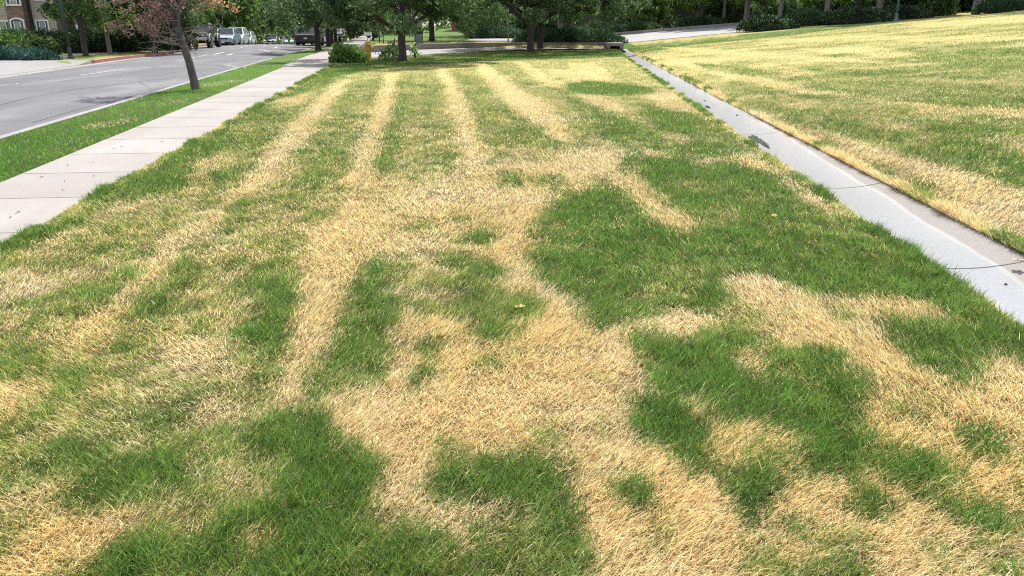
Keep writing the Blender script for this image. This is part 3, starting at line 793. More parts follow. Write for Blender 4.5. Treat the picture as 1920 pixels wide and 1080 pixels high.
# puddles lying in the channel
def puddle_mat():
    m, n, l, b = mat_base("standing_water")
    b.inputs['Base Color'].default_value = (.05, .05, .05, 1); b.inputs['Roughness'].default_value = .015; b.inputs['Specular IOR Level'].default_value = .7
    b.inputs['IOR'].default_value = 1.6
    g = n.new('ShaderNodeNewGeometry'); z = n.new('ShaderNodeTexNoise'); z.inputs['Scale'].default_value = 9; z.inputs['Detail'].default_value = 3; l.new(g.outputs['Position'], z.inputs['Vector'])
    bp = n.new('ShaderNodeBump'); bp.inputs['Strength'].default_value = .25; bp.inputs['Distance'].default_value = .02; l.new(z.outputs['Fac'], bp.inputs['Height']); l.new(bp.outputs[0], b.inputs['Normal'])
    return m
M['puddle'] = puddle_mat()
for k, (pix, lab) in enumerate(((((1394,248),(1402,247),(1412,249),(1424,255),(1434,262),(1441,268),(1450,274),(1452,279),(1444,279),(1437,276),(1428,270),(1420,266),(1408,262),(1399,256)), "long dark puddle reflecting trees in the wet channel"),
               (((1321,196),(1326,196),(1333,200),(1335,203),(1329,202),(1324,200)), "small dark puddle farther along the wet channel"))):
    P = [GZ(*q, -.075) for q in pix]; cx = sum(p[0] for p in P) / len(P); cy = sum(p[1] for p in P) / len(P)
    zz = float(chan_z(np.array(cx), np.array(cy))) + .012
    Q = []
    for (xa, ya), (xb, yb) in zip(P, P[1:] + P[:1]):
        for t in (0, .25, .5, .75):
            xq, yq = xa + (xb - xa) * t, ya + (yb - ya) * t
            f = 1 - .75 * float(fbm(np.array(xq * 19), np.array(yq * 9), 151, 2)) ** 1.3
            Q.append((cx + (xq - cx) * f, cy + (yq - cy) * f))
    mb = MB(); mb.add([(cx, cy, zz)] + [(x, y, zz) for x, y in Q], [(0, 1 + i, 1 + (i + 1) % len(Q)) for i in range(len(Q))])
    o = mb.build("puddle", M['puddle']); tag(o, lab, "puddle", "puddles in the channel")
# ------------------------------------------------------------------ grass: real blades, thinner on the ground with distance
def blades(name, x, y, g, dry_len=1.0, mat=None, hs=1.0, zoff=0.0, lean=None, tint=(1, 1, 1), gp=1.0):
    n = len(x); d = np.hypot(x, y)
    z = Zt(x, y) - .004 + zoff
    u = rng.random(n)
    green = u < np.clip(.02 + .90 * g * gp, .01, .91 * gp)
    # how the sward lies: a slow drift of direction, flatter where dead
    ang = 2 * np.pi * fbm(x * .55, y * .45, 51, 2) * 1.5 + rng.normal(size=n) * np.where(green, 2.2, .9)
    if lean is not None: ang = lean + rng.normal(size=n) * .7
    far = np.clip(d / 2.6, 1, None)
    h = np.where(green, .024 + .034 * g**2 + .012 * rng.random(n), (.034 + .024 * rng.random(n)) * dry_len)
    h *= hs * np.exp(rng.normal(size=n) * .25) * (1 + .25 * (fbm(x * 2.2, y * 2.2, 57, 2) - .5) * 2)
    h *= np.where((g > .3) & (g < .75), .85, 1.0)
    w = np.where(green, .0034, .0027) * far ** .62 * (.75 + .5 * rng.random(n))
    a0 = np.where(green, np.abs(rng.normal(size=n)) * .28, .28 + .60 * rng.random(n) * (1 - .35 * g))
    a1 = np.where(green, .25 + .8 * rng.random(n), .2 + .75 * rng.random(n))
    lod = np.where(d < 5.0, 3, np.where(d < 15, 2, 1))
    # colours
    c = np.empty((n, 3)); r1 = rng.random(n); r2 = rng.random(n)
    big = fbm(x * .9, y * .7, 61, 3)
    lush = np.array([.115, .212, .036]); pale = np.array([.36, .39, .105])
    k = np.clip(1.15 - g * 1.15 + .35 * (r1 - .5) + .5 * (big - .5), 0, 1)[:, None]
    gc = lush * (1 - k) + pale * k
    cl = vnoise(x * 9, y * 8, 141) * .6 + vnoise(x * 21, y * 19, 143) * .4
    h = h * (.62 + .76 * cl)
    gc *= (.62 + .76 * cl)[:, None]
    gc *= (.60 + .80 * r2)[:, None]
    blue = (rng.random(n) < .12)[:, None]
    gc = np.where(blue, gc * np.array([.85, .95, 1.7]) + .012, gc)
    st = np.array([.81, .645, .325]); st2 = np.array([.83, .715, .46]); st3 = np.array([.50, .29, .11])
    q = np.clip((fbm(x * 1.3, y * 1.1, 67, 3) - .35) * 2.2 + (r1 - .5) * .5, 0, 1)[:, None]
    dc = st * (1 - q) + st2 * q
    dc = np.where((r2 < .13)[:, None], st3, dc)
    dc = np.where(((g > .45) & (r2 > .55))[:, None], dc * np.array([.80, .92, .62]), dc)
    dc *= (.70 + .56 * rng.random(n))[:, None]
    c = np.where(green[:, None], gc * np.array(tint), dc)
    V, Fq, Ft, Cc = [], [], [], []; base = 0
    fa = rng.random(n) * 2 * np.pi; fa = np.where(lod == 1, rng.normal(size=n) * .6, fa)
    for seg in (3, 2, 1):
        ii = np.nonzero(lod == seg)[0]
        if not len(ii): continue
        m = len(ii)
        wx, wy = np.cos(fa[ii]), np.sin(fa[ii]); lx, ly = np.cos(ang[ii]), np.sin(ang[ii])
        p = np.stack([x[ii], y[ii], z[ii]], -1); L = h[ii] / seg
        rows = []
        for k_ in range(seg + 1):
            if k_:
                al = a0[ii] + a1[ii] * (k_ - .5) / seg
                p = p + np.stack([lx * np.sin(al) * L, ly * np.sin(al) * L, np.maximum(np.cos(al), -.05) * L], -1)
            hw = w[ii] * .5 * (1.0, .92, .62, 0)[k_ * 3 // seg if k_ < seg else 3]
            if k_ < seg:
                off = np.stack([wx * hw, wy * hw, 0 * hw], -1)
                rows += [p - off, p + off]
            else:
                rows.append(p)
        nv = 2 * seg + 1
        v = np.stack(rows, 1)                                    # m, nv, 3
        b = base + np.arange(m) * nv
        for k_ in range(seg - 1):
            Fq.append(np.stack([b + 2*k_, b + 2*k_ + 1, b + 2*k_ + 3, b + 2*k_ + 2], -1))
        Ft.append(np.stack([b + 2*seg - 2, b + 2*seg - 1, b + 2*seg], -1))
        V.append(v.reshape(-1, 3)); Cc.append(np.repeat(c[ii], nv, 0)); base += m * nv
    V = np.concatenate(V); Cc = np.concatenate(Cc)
    faces = ([np.concatenate(Fq)] if Fq else []) + [np.concatenate(Ft)]
    return mesh_np(name, V, faces, mat or M['grass'], col=Cc)

def scatter(n_log, n_near, dmax=56, half=R(47)):
    dd = np.concatenate([np.sqrt(rng.random(n_near) * (2.6**2 - 1.25**2) + 1.25**2), 2.6 * (dmax / 2.6) ** rng.random(n_log)])
    th = (rng.random(len(dd)) * 2 - 1) * half
    return dd * np.sin(th), dd * np.cos(th)
DENS = 1.0
x, y = scatter(int(1350000 * DENS), int(150000 * DENS))
s = x + SL * y
thin = fbm(x * 5, y * 5, 101, 3)
kp = rng.random(len(x)) > .6 * sstep(.62, .8, thin)
x, y, s = x[kp], y[kp], s[kp]
keep_lawn = (s > walk_r(y) - .015) & (x < chL(y) + .02) & (y < 52)
edge_l = np.clip(-7.75 + (y - 36.2) * .62, None, 9)     # stop at the driveway
drive = (y > 35.5) & (x < np.interp(y, [35.5, 36.2, 38, 41.3, 45.8, 48.2, 49.7, 50.2], [-8, -7.75, -6.6, -5, -1.85, 1.5, 4, 6.2])) | (y > 50.2)
k = keep_lawn & ~drive
o = blades("lawn_grass", x[k], y[k], live(x[k], y[k])); tag(o, "striped half dead lawn grass in green and straw patches", "lawn", kind='stuff')
k = (x > chR(y) + .015) & (y < 51.5)
gg = live(x[k], y[k]); dry = 1.0
o = blades("slope_grass", x[k], y[k], gg); tag(o, "yellowing grass on the slope beyond the channel", "lawn", kind='stuff')
# verge between street and pavement
x, y = scatter(int(420000 * DENS), 0, 34)
s = x + SL * y
k = (s < S_WL + .005) & (s > S_KB + .05) & (y < 31.2) & (y > 3)
xs, ys = x[k], y[k]
gv = np.clip(.97 + (fbm(xs * .7, ys * .35, 71) - .5) * .5, .45, .97)
for px, py, r in ((205,232,.3), (225,228,.25), (405,158,.4), (430,153,.4), (330,190,.2)):
    gx, gy = G(px, py); gv = np.where(((xs - gx) / r)**2 + ((ys - gy) / (r * 2.2))**2 + (fbm(xs * 3, ys * 2, 73) - .5) < 1, .25, gv)
o = blades("verge_grass", xs, ys, gv, hs=.72, tint=(1.2, 1.42, .95), gp=1.13); tag(o, "bright green grass verge between kerb and pavement", "grass", kind='stuff')

# ragged fringes hanging over the paving on either side of the channel and along the pavement
def fringe(name, f, side, n, w, lab, g0, hs, ymax=48, ymin=1.6, zoff=0.0):
    y = ymin * (ymax / ymin) ** rng.random(n); t = rng.random(n) ** 1.4
    rag = .5 + 1.0 * vnoise(y * 5, y * 0, 111) 
    x = f(y) + side * (-.035 * rng.random(n) + w * t * rag)
    g = np.clip(g0 + (fbm(y * 1.6, y * 0 + 2, 113, 2) - .5) * 1.6, .05, .97)
    tall = .55 + .9 * fbm(y * 2.1, y * 0 + 7, 117, 2)
    o = blades(name, x, y, g, zoff=zoff, hs=hs * tall, lean=np.full(n, np.pi if side > 0 else 0.0) + rng.normal(size=n) * .8); tag(o, lab, "grass", kind='stuff')
fringe("channel_edge_grass", lambda y: chR(y) + .02, 1, 110000, .12, "shaggy brown green grass fringe on the right rim of the channel", .42, 2.0, zoff=-.03)
fringe("channel_rim_grass", lambda y: chL(y), -1, 42000, .10, "grass fringe overhanging the left rim of the channel", .80, 1.15)
fringe("pavement_edge_grass", lambda y: X(walk_r(y), y), 1, 42000, .10, "grass fringe overhanging the pavement edge", .85, 1.1, 34, 5)
# ------------------------------------------------------------------ trees and shrubs
def leaves(name, P, size, col, mat, parent=None, up=.35, aspect=.55, link=True, dirs=None, bend=.25):
    """a crown of separate leaf-sized faces (two triangles folded along the midrib)"""
    P = np.asarray(P); n = len(P)
    d = rng.normal(size=(n, 3)) if dirs is None else dirs + rng.normal(size=(n, 3)) * .45
    d[:, 2] -= up * .5; d /= np.linalg.norm(d, axis=1)[:, None]
    a = rng.normal(size=(n, 3)); a[:, 2] += up * 1.5
    s = np.cross(d, a); s /= np.linalg.norm(s, axis=1)[:, None] + 1e-9
    nn = np.cross(s, d)
    L = (size * (.65 + .7 * rng.random(n)))[:, None]
    w = L * aspect
    v = np.stack([P - d * L * .5, P + s * w * .5 + nn * L * bend * .3, P + d * L * .5, P - s * w * .5 + nn * L * bend * .3], 1).reshape(-1, 3)
    b = np.arange(n) * 4
    f = np.concatenate([np.stack([b, b + 1, b + 2], -1), np.stack([b, b + 2, b + 3], -1)])
    return mesh_np(name, v, [f], mat, parent, np.repeat(col, 4, 0), link=link)

def lcol(n, base, var=.35, hi=None, hip=.1, clump=None):
    c = np.array(base)[None] * np.exp(rng.normal(size=(n, 1)) * var)
    c *= (1 + rng.normal(size=(n, 3)) * .08)
    if hi is not None:
        k = rng.random(n) < hip; c[k] = np.array(hi) * (.7 + .6 * rng.random((k.sum(), 1)))
    if clump is not None: c *= clump[:, None]
    return np.clip(c, .003, .8)

def clumped(K, n, inside, rad):
    """n points in K clumps whose centres come from inside(K)"""
    C = inside(K); idx = rng.integers(0, K, n)
    q = rng.normal(size=(n, 3)); q /= np.linalg.norm(q, axis=1)[:, None]
    q *= (rng.random((n, 1)) ** .45) * (rad * (.6 + .8 * rng.random(K)))[idx][:, None]
    q[:, 2] *= .75
    br = np.exp(rng.normal(size=K) * .28)
    return C[idx] + q, br[idx]

def limb(mb, p, d, L, r, depth, spread=.6, n=7, lift=.1):
    pts = [Vector(p)]; rr = [r]; d = Vector(d).normalized()
    for i in range(4):
        d = (d + Vector((random.gauss(0, .14), random.gauss(0, .14), random.gauss(0, .08) + lift))).normalized()
        pts.append(pts[-1] + d * L / 4); rr.append(r * (1 - .14 * (i + 1)))
    mb.tube(pts, rr, n)
    if depth:
        for k in range(3):
            i = random.choice((2, 3, 4)); a = Vector((random.gauss(0, 1), random.gauss(0, 1), random.gauss(0, .45)))
            limb(mb, pts[i], (d + a.normalized() * spread), L * .62, rr[i] * .62, depth - 1, spread, max(4, n - 2), lift)
    return pts[-1]

class Proto: pass
def make_proto(kind, nleaf, lsize, base, hi=None, hip=.1, **k):
    p = Proto(); mb = MB(); random.seed(hash(kind) % 9999 if False else len(kind) * 77 + nleaf)
    if kind == 'spread':
        H, Rr = k.get('H', 6.8), k.get('R', 4.6); fk = k.get('fork', 1.3); tr = k.get('tr', .165)
        mb.tube([(0, 0, -.15), (0, 0, .05), (.01, 0, .3), (.0, .01, fk * .7), (.02, .0, fk)], [tr * 1.55, tr * 1.3, tr * 1.03, tr * .97, tr * 1.05], 14)
        for q in range(6):
            a = q * 2 * math.pi / 6 + random.random() * .5
            limb(mb, (0, 0, fk - .08), (math.cos(a), math.sin(a), .42 + .5 * random.random()), 2.6, tr * .58, 2, .7, 8, .05)
        limb(mb, (0, 0, fk - .1), (.05, .1, 1), 3.2, tr * .75, 2, .8, 8)
        def ins(K):
            rho = np.sqrt(rng.random(K)) ; a = rng.random(K) * 2 * np.pi
            lob = 1 + .16 * np.sin(3 * a + 1) + .1 * np.sin(5 * a)
            bot = k.get('bot', 2.5) - .85 * rho**2 + .25 * rng.normal(size=K); top = bot + .5 + (H - 2.2) * np.sqrt(np.clip(1 - rho**2, 0, 1))
            t = rng.random(K) ** 1.5
            return np.stack([np.cos(a) * rho * Rr * lob, np.sin(a) * rho * Rr * lob, bot + (top - bot) * t], -1)
        P, br = clumped(k.get('K', 210), nleaf, ins, .5)
        up = .5
    elif kind == 'young':
        H, Rr, z0 = k.get('H', 8), k.get('R', 2.2), k.get('z0', 2.4); tr = k.get('tr', .12)
        mb.tube([(0, 0, -.2), (0, 0, .1), (.02, .01, 1.2), (-.02, .02, 2.6), (.02, 0, 4.2), (0, 0, H * .85)], [tr * 1.35, tr * 1.1, tr, tr * .9, tr * .7, tr * .2], 10)
        for q in range(9):
            a = q * 2.4; z = z0 - .2 + q * (H - z0) * .08
            limb(mb, (0, 0, z), (math.cos(a), math.sin(a), .55), Rr * .8, tr * .35, 1, .6, 5)
        def ins(K):
            t = rng.random(K); rho = np.sqrt(rng.random(K)) * np.sin(np.pi * (.12 + .85 * t)) ** .7; a = rng.random(K) * 2 * np.pi
            return np.stack([np.cos(a) * rho * Rr, np.sin(a) * rho * Rr, z0 + (H - z0) * t - .25 * rho], -1)
        P, br = clumped(k.get('K', 90), nleaf, ins, k.get('cr', .5)); up = .4
    elif kind == 'cone':
        H, Rr = k.get('H', 6), k.get('R', 1.5)
        mb.tube([(0, 0, -.2), (0, 0, 1), (0, 0, H * .9)], [.14, .11, .03], 8)
        t = rng.random(nleaf); a = rng.random(nleaf) * 2 * np.pi
        rad = Rr * (1 - t) ** .7 * (.82 + .18 * np.sin(a * 7 + t * 30)) * np.where(rng.random(nleaf) < .7, .9 + .12 * rng.random(nleaf), rng.random(nleaf))
        P = np.stack([np.cos(a) * rad, np.sin(a) * rad, .05 + t * H], -1); br = .75 + .5 * fbm(a * 3, t * 12, 5); up = .9
    p.trunk = mb; p.P = P; p.br = br; p.lsize = lsize; p.base = base; p.hi = hi; p.hip = hip; p.up = up
    mes = MB(); mes.v, mes.f = mb.v, mb.f
    me = bpy.data.meshes.new("trunk"); me.from_pydata(mb.v, [], mb.f); me.update()
    for q in me.polygons: q.use_smooth = True
    me.materials.append(M[k.get('bark', 'bark_dark')]); p.trunk_me = me
    p.crown_me = leaves("crown", P, lsize, lcol(len(P), base, .3, hi, hip, br), M[k.get('leafm', 'leaf')], up=up, link=False)
    return p
def plant(p, name, x, y, label, cat="tree", group=None, sc=1.0, rz=0.0, z=None, tilt=(0, 0), thin=1.0):
    z = float(Zt(x, y)) if z is None else z
    r = empty(name, (x, y, z), rz); r.scale = (sc * thin, sc * thin, sc); r.rotation_euler = (tilt[0], tilt[1], rz)
    tag(r, label, cat, group)
    for nm, me in (("trunk", p.trunk_me), ("crown", p.crown_me)):
        o = bpy.data.objects.new(nm, me); COL.objects.link(o); o.parent = r
    return r

DK = (.062, .108, .036); DKh = (.095, .145, .075)
pA = make_proto('spread', 56000, .145, DK, DKh, .14)
pB = make_proto('spread', 52000, .155, (.062, .108, .038), DKh, .14, H=7.4, R=5.3, fork=1.55, tr=.19, K=260, bot=2.9)
pC = make_proto('spread', 17000, .18, (.040, .070, .024), (.10, .15, .06), .12, H=6.2, R=3.4, fork=1.6, tr=.17, K=150)
pY = make_proto('young', 12000, .19, (.12, .21, .04), (.21, .32, .06), .2, leafm='leaf_light', bark='bark_pale', H=11, R=3.0, z0=1.5)
pY2 = make_proto('young', 12000, .19, (.095, .165, .04), (.17, .26, .07), .2, leafm='leaf_light', bark='bark_pale', H=12.5, R=3.0, z0=1.9, tr=.15, K=95)
pM = make_proto('young', 9000, .20, (.10, .175, .035), (.19, .28, .05), .25, leafm='leaf_light', bark='bark_dark', H=7, R=3.0, z0=1.3, tr=.13, K=110, cr=.6)
pM2 = make_proto('young', 9000, .22, (.085, .15, .04), (.16, .24, .07), .2, bark='bark_dark', H=8, R=3.2, z0=1.2, tr=.14, K=110, cr=.65)
pL = make_proto('young', 9000, .16, (.085, .15, .03), (.16, .25, .04), .25, leafm='leaf_light', bark='bark_pale', H=6.5, R=2.7, z0=1.75, tr=.14, K=90, cr=.5)
pD = make_proto('young', 9000, .17, (.055, .10, .028), (.12, .20, .05), .25, bark='bark_dark', H=7, R=2.3, z0=2.1, tr=.15, K=90, cr=.45)
pT = make_proto('cone', 9000, .20, (.022, .045, .018), (.05, .085, .03), .15)

rows_ = "row of trees by the lawn"
plant(pA, "broad_tree", AT(755, 34.8), 34.8, "broad dark tree standing at the lawn edge just right of the hydrant", group=rows_, rz=.6)
plant(pB, "broad_tree", AT(995, 45.5), 45.5, "thick low forked tree in front of the juniper island", group=rows_, rz=2.0)
plant(pB, "broad_tree", AT(1013, 50.2), 50.2, "dark trunked tree half hidden behind the thick low forked tree", group=rows_, rz=4.1, sc=.96)
plant(pC, "broad_tree", AT(810, 58), 58, "dark tree on the grass island beside the utility cabinet", group=rows_, rz=1.0, sc=1.1)
for k, (px, D, sc, lab) in enumerate(((597, 50, .95, "first verge tree past the driveway, its trunk against the black car"), (616, 61, .9, "second verge tree past the driveway, next to the white parked car"),
                                  (623, 70, .9, "third verge tree past the driveway in the shaded row"), (630, 79, .9, "fourth verge tree past the driveway in the shaded row"), (638, 90, .85, "last thin verge tree before the pale crossing street"))):
    x = AT(px, D); plant(pC, "verge_tree", x, D, lab, group="trees on the far verge", rz=k * 1.7, sc=sc)
plant(pM, "garden_tree", AT(700, 76), 76, "light green tree behind the pavement beyond the hydrant", rz=.5, sc=.75)
# left of the street
plant(pD, "street_tree", AT(161, 41), 41, "dark trunked tree behind the left pavement near the lamp post", group="trees left of the street", rz=.3, sc=.85)
plant(pL, "street_tree", AT(207, 43.8), 43.8, "pale leaning trunk tree on the left verge by the red kerb", group="trees left of the street", rz=2.2, sc=.78)
plant(pC, "street_tree", AT(252, 50), 50, "dark heavy tree before the hedge left of the dead tree", group="trees left of the street", rz=1.2, sc=1.15)
plant(pC, "street_tree", AT(291, 47.5), 47.5, "slim dark tree on the left verge behind the dead tree twigs", group="trees left of the street", rz=3.3, sc=.95, thin=.8)
plant(pM2, "street_tree", AT(322, 58), 58, "shaded tree behind the thin steel post on the left", group="trees left of the street", rz=.2)
plant(pM, "maple", AT(-62, 33.5), 33.5, "bright yellow green maple at the left edge by the side driveway", rz=.4, sc=.6)
tl = ((366, 104, pM2, 1.4, "dark green tree rising behind the lifted pickup"), (410, 112, pM2, 1.4, "dense tree behind the pale blue car"), (437, 116, pM, 1.3, "forked light green tree behind the white vans"), (462, 120, pM, 1.2, "yellow green tree right of the white vans"),
      (484, 138, pM, 1.3, "small bright green tree on the bend of the street"), (494, 146, pM, 1.3, "thin trunked tree just left of the white sedan"), (530, 150, pM, 1.5, "light green tree above the white sports car"), (556, 155, pM2, 1.6, "dark tree above the street signs"), (585, 140, pM2, 1.4, "dark tree above the black car"))
for k, (px, D, p, sc, lab) in enumerate(tl):
    plant(p, "roadside_tree", AT(px, D), D, lab, group="trees along the bend of the street", rz=k * 1.3, sc=sc)
# beyond the back street and the slope
tr_ = ((877, 72, pY2, 1, "thin dark trunk above the left end of the far juniper bank"), (910, 67, pY2, .8, "dark slim trunk standing in front of the far juniper bank"), (936, 78, pY2, .9, "pale slim trunk seen left of the thick forked tree"), (1050, 60, pY2, 1.15, "stout pale trunk rising from the juniper island"),
       (1073, 78, pY, .8, "small pale trunk right of the stout one"), (1090, 82, pY, .8, "bright young tree in front of the far fence"), (1146, 76, pY, .85, "dark stemmed young tree at a gap in the junipers"), (1186, 74, pY2, .95, "reddish pale trunk at the left of the long juniper bank"), (1200, 73.5, pY, .6, "white thin sapling with a small rounded top"),
       (1226, 76, pY, .8, "slim trunk with olive leaves behind the long juniper bank"), (1264, 78, pY, 1.1, "bright green crowned tree over the sandy gap"), (1303, 71, pY, 1.0, "whitish slim trunk left of the tall dark pair"), (1309, 72, pY2, 1.3, "tall dark trunk beside the whitish slim one"), (1318, 80, pY2, 1.1, "trunk in the shade right of the tall dark one"), (1327, 82, pY, 1.0, "grey trunk before the pale porch posts"),
       (1336, 81, pY, .9, "pale trunk left of the porch posts"), (1356, 70, pY2, 1.0, "black straight trunk at the end of the juniper bank"), (1371, 78, pY, 1.0, "pale grey trunk over the dark low shrubs"), (1398, 68, pY2, 1.35, "stout forking trunk above the pale street end"), (1434, 74, pY, 1.0, "small spruce like young tree on the mulch"),
       (1460, 63, pY2, 1.2, "stout trunk with one white edge behind the ridge"), (1507, 72, pY, .9, "light crowned sapling in front of dark fence boards"), (1548, 62, pY2, 1.45, "thick pale trunk behind the ridge in the juniper strip"), (1582, 70, pY, .9, "young tree with lit leaves right of the thick pale trunk"),
       (1646, 62, pY2, 1.5, "twin like leaning trunk left of the green lamp pole"), (1668, 65, pY2, 1.05, "slanting pale trunk next to the green lamp pole"), (1829, 58, pY2, 1.9, "largest grey trunk at the upper right ridge"), (1887, 60, pY, .9, "white thin sapling at the far right of the ridge"))
for k, (px, D, p, sc, lab) in enumerate(tr_):
    plant(p, "park_tree", AT(px, D), D, lab, group="trees beyond the lawn", rz=k * 2.1, sc=sc, thin=.9 if k % 3 else 1.1)
for k, (px, D, sc, lab) in enumerate(((1716, 63, 1.1, "dark evergreen cone left of the leafy shrub on the ridge"), (1745, 64, 1.0, "second dark evergreen cone touching the first"), (1778, 66, 1.15, "dark evergreen cone behind the leafy pale shrub"), (1861, 66, 1.1, "dark evergreen right of the largest grey trunk"), (1915, 66, 1.2, "dark evergreen at the right end of the ridge"), (1805, 68, 1.1, "dark evergreen just left of the largest grey trunk"))):
    plant(pT, "evergreen", AT(px, D), D, lab, group="dark evergreens on the ridge", rz=k * 1.1, sc=sc, thin=1.35)

# far wood that reads as one mass
n = 52000
wx = rng.uniform(-95, 95, n); wy = 106 + 26 * rng.random(n) + .0018 * wx**2
wz = rng.random(n) ** .9 * (8.5 + 2.5 * fbm(wx * .12, wy * .12, 81)) - .5
keep = ~((np.abs(wx + .25 * wy) < 6) & (wz < 4.0) & (wy < 100))
cb = np.exp((fbm(wx * .22, wz * .45 + wy * .2, 83, 3) - .5) * 2.2)
wz = wz + np.array([float(q) for q in np.interp(wx, [-95, -40, 0, 40, 95], [-1.6, -1.2, .5, 1.5, 2.5])])
o = leaves("woodland", np.stack([wx, wy, wz], -1), .75, lcol(n, (.085, .145, .042), .3, (.18, .27, .07), .12, cb), M['leaf'])
tag(o, "distant mass of green trees closing the view", "woodland", kind='stuff')

# ---- shrubs
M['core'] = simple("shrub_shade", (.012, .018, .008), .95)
def mound(name, x, y, w, d, h, label, base, hi=None, hip=.15, n=4000, ls=.16, core=True, lumpy=1.0, cat="juniper", group=None, rz=0.0, rough=.3, z=None, flat=.6, spiky=True):
    z = float(Zt(x, y)) if z is None else z
    r = empty(name, (x, y, z), rz); tag(r, label, cat, group)
    a = rng.random(n) * 2 * np.pi; rho = np.sqrt(rng.random(n))
    ux, uy = np.cos(a) * rho, np.sin(a) * rho
    px, py = ux * w / 2, uy * d / 2
    lump = 1 + lumpy * (.75 * fbm(px * 1.3 * lumpy + x * 3, py * 1.3 * lumpy + y, 91, 3) - .38)
    top = h * lump * (1 - rho ** 2.2) ** flat + .03
    pz = top * np.where(rng.random(n) < .75, .8 + .28 * rng.random(n), rng.random(n))
    nd = np.stack([ux * (w / 2), uy * (d / 2), np.full(n, h * 1.2)], -1); nd[:, :2] *= (rho ** 3)[:, None] / np.array([w / 2, d / 2]) * h * 1.6
    nd /= np.linalg.norm(nd, axis=1)[:, None]
    br = np.exp((fbm(px * 1.1, py * 1.1 + 9, 97, 3) - .5) * 1.2)
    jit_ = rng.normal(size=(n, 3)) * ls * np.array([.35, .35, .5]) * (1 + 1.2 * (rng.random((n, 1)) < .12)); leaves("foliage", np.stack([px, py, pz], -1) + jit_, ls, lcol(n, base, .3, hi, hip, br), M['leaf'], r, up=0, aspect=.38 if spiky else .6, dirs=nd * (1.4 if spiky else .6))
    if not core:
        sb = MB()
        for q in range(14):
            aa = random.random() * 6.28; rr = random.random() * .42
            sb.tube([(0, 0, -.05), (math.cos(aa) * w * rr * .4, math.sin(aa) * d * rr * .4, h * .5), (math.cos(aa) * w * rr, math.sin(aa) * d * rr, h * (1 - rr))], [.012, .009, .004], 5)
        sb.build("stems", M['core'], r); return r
    # near-black core dome; the shrub's inner shade is its colour
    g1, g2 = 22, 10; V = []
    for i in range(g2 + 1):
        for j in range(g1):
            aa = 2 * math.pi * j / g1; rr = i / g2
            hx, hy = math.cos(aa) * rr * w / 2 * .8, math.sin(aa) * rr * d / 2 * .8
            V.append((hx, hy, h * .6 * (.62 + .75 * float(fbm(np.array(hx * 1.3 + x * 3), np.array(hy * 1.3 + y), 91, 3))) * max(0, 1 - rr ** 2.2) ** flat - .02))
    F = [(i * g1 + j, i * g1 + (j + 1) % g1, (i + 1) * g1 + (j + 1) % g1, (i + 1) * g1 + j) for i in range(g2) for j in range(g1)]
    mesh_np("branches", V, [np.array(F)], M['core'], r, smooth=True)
    return r
JB = (.040, .082, .034); JH = (.11, .18, .085)
def juniper(px, D, w, d, h, lab, n=4500, rz=0., base=JB, hi=JH): return mound("juniper_bank", AT(px, D), D, w, d, h, lab, base, hi, .25, n, .17, True, 1.0, "juniper", "juniper banks", rz)
juniper(1068, 53.3, 7.6, 2.9, .85, "dark rounded juniper bed at the end of the retaining edge", 8000)
juniper(935, 64, 5.4, 2.6, .75, "low juniper bank on the island seen left of the thick forked tree", 5000, base=(.035, .07, .04))
juniper(1112, 71.5, 5.5, 1.6, .6, "thin dark juniper strip left of the long bank", 3500)
juniper(1195, 70.2, 5.0, 2.2, .75, "long juniper bank left of the sandy gap", 5000)
juniper(1314, 69.5, 5.2, 2.2, .85, "juniper bank right of the sandy gap", 5000)
juniper(1394, 70, 4.0, 2.0, .7, "brownish low shrub bed behind the pale street end", 3500, base=(.028, .036, .018))
juniper(1440, 54.5, 4.2, 2.0, .9, "dark juniper behind the ridge at the end of the pale street", 5000, base=(.018, .034, .018))
juniper(1520, 57, 5.0, 2.0, .9, "juniper bank behind the ridge under the thick pale trunk", 5000)
juniper(1610, 56, 5.4, 2.2, .85, "juniper bank behind the ridge below the black pole", 5000, base=(.026, .04, .022))
juniper(1690, 57.5, 4.4, 2.0, .8, "juniper bank behind the ridge around the green lamp pole", 4500, base=(.026, .038, .022))
juniper(1890, 57.5, 5.0, 2.4, .9, "juniper bank at the upper right end of the ridge", 4500)
mound("shrub", AT(1248, 72.5), 72.5, 1.4, 1.2, .75, "small tan green bush in the sandy gap of the juniper bank", (.14, .16, .07), None, 0, 1200, .14, True, 1.0, "shrub", spiky=False)
mound("shrub", AT(1111, 73), 73, 1.8, 1.4, 1.0, "pale yellow green round bush left of the far fence", (.13, .17, .06), None, 0, 1500, .16, True, 1.0, "shrub", spiky=False)
mound("shrub", AT(1758, 60), 60, 2.4, 2.0, 2.6, "leafy pale green shrub against the dark evergreens", (.08, .14, .045), (.16, .24, .08), .2, 4200, .24, True, 1.0, "shrub", spiky=False, flat=.4)
for k, (px, D, w, h, lab) in enumerate(((1215, 80, 6, 1.5, "dark shaded bushes behind the long juniper bank"), (1300, 90, 8, 2.0, "dark bushes behind the short board fence"), (1385, 79, 7, 1.6, "dark shaded bushes left of the stout forking trunk"), (1440, 80, 6, 1.7, "dark bushes behind the young spruce like tree"), (1570, 76, 7, 1.7, "dark bushes right of the thick pale trunk"), (1630, 75, 6, 1.8, "dark bushes behind the twin like leaning trunk"), (1690, 74, 6, 1.9, "dark bushes behind the green lamp pole"), (1140, 84, 6, 1.3, "shaded bushes by the grey board fence"), (1020, 86, 8, 1.6, "shaded bushes behind the thick forked tree"), (930, 86, 8, 1.5, "shaded bushes above the far juniper bank"))):
    mound("hedge", AT(px, D), D, w, 2.4, h, lab, (.06, .10, .036), (.12, .19, .07), .15, 4000, .24, True, 1.0, "shrub", "dark bushes beyond the street", spiky=False, flat=.35)
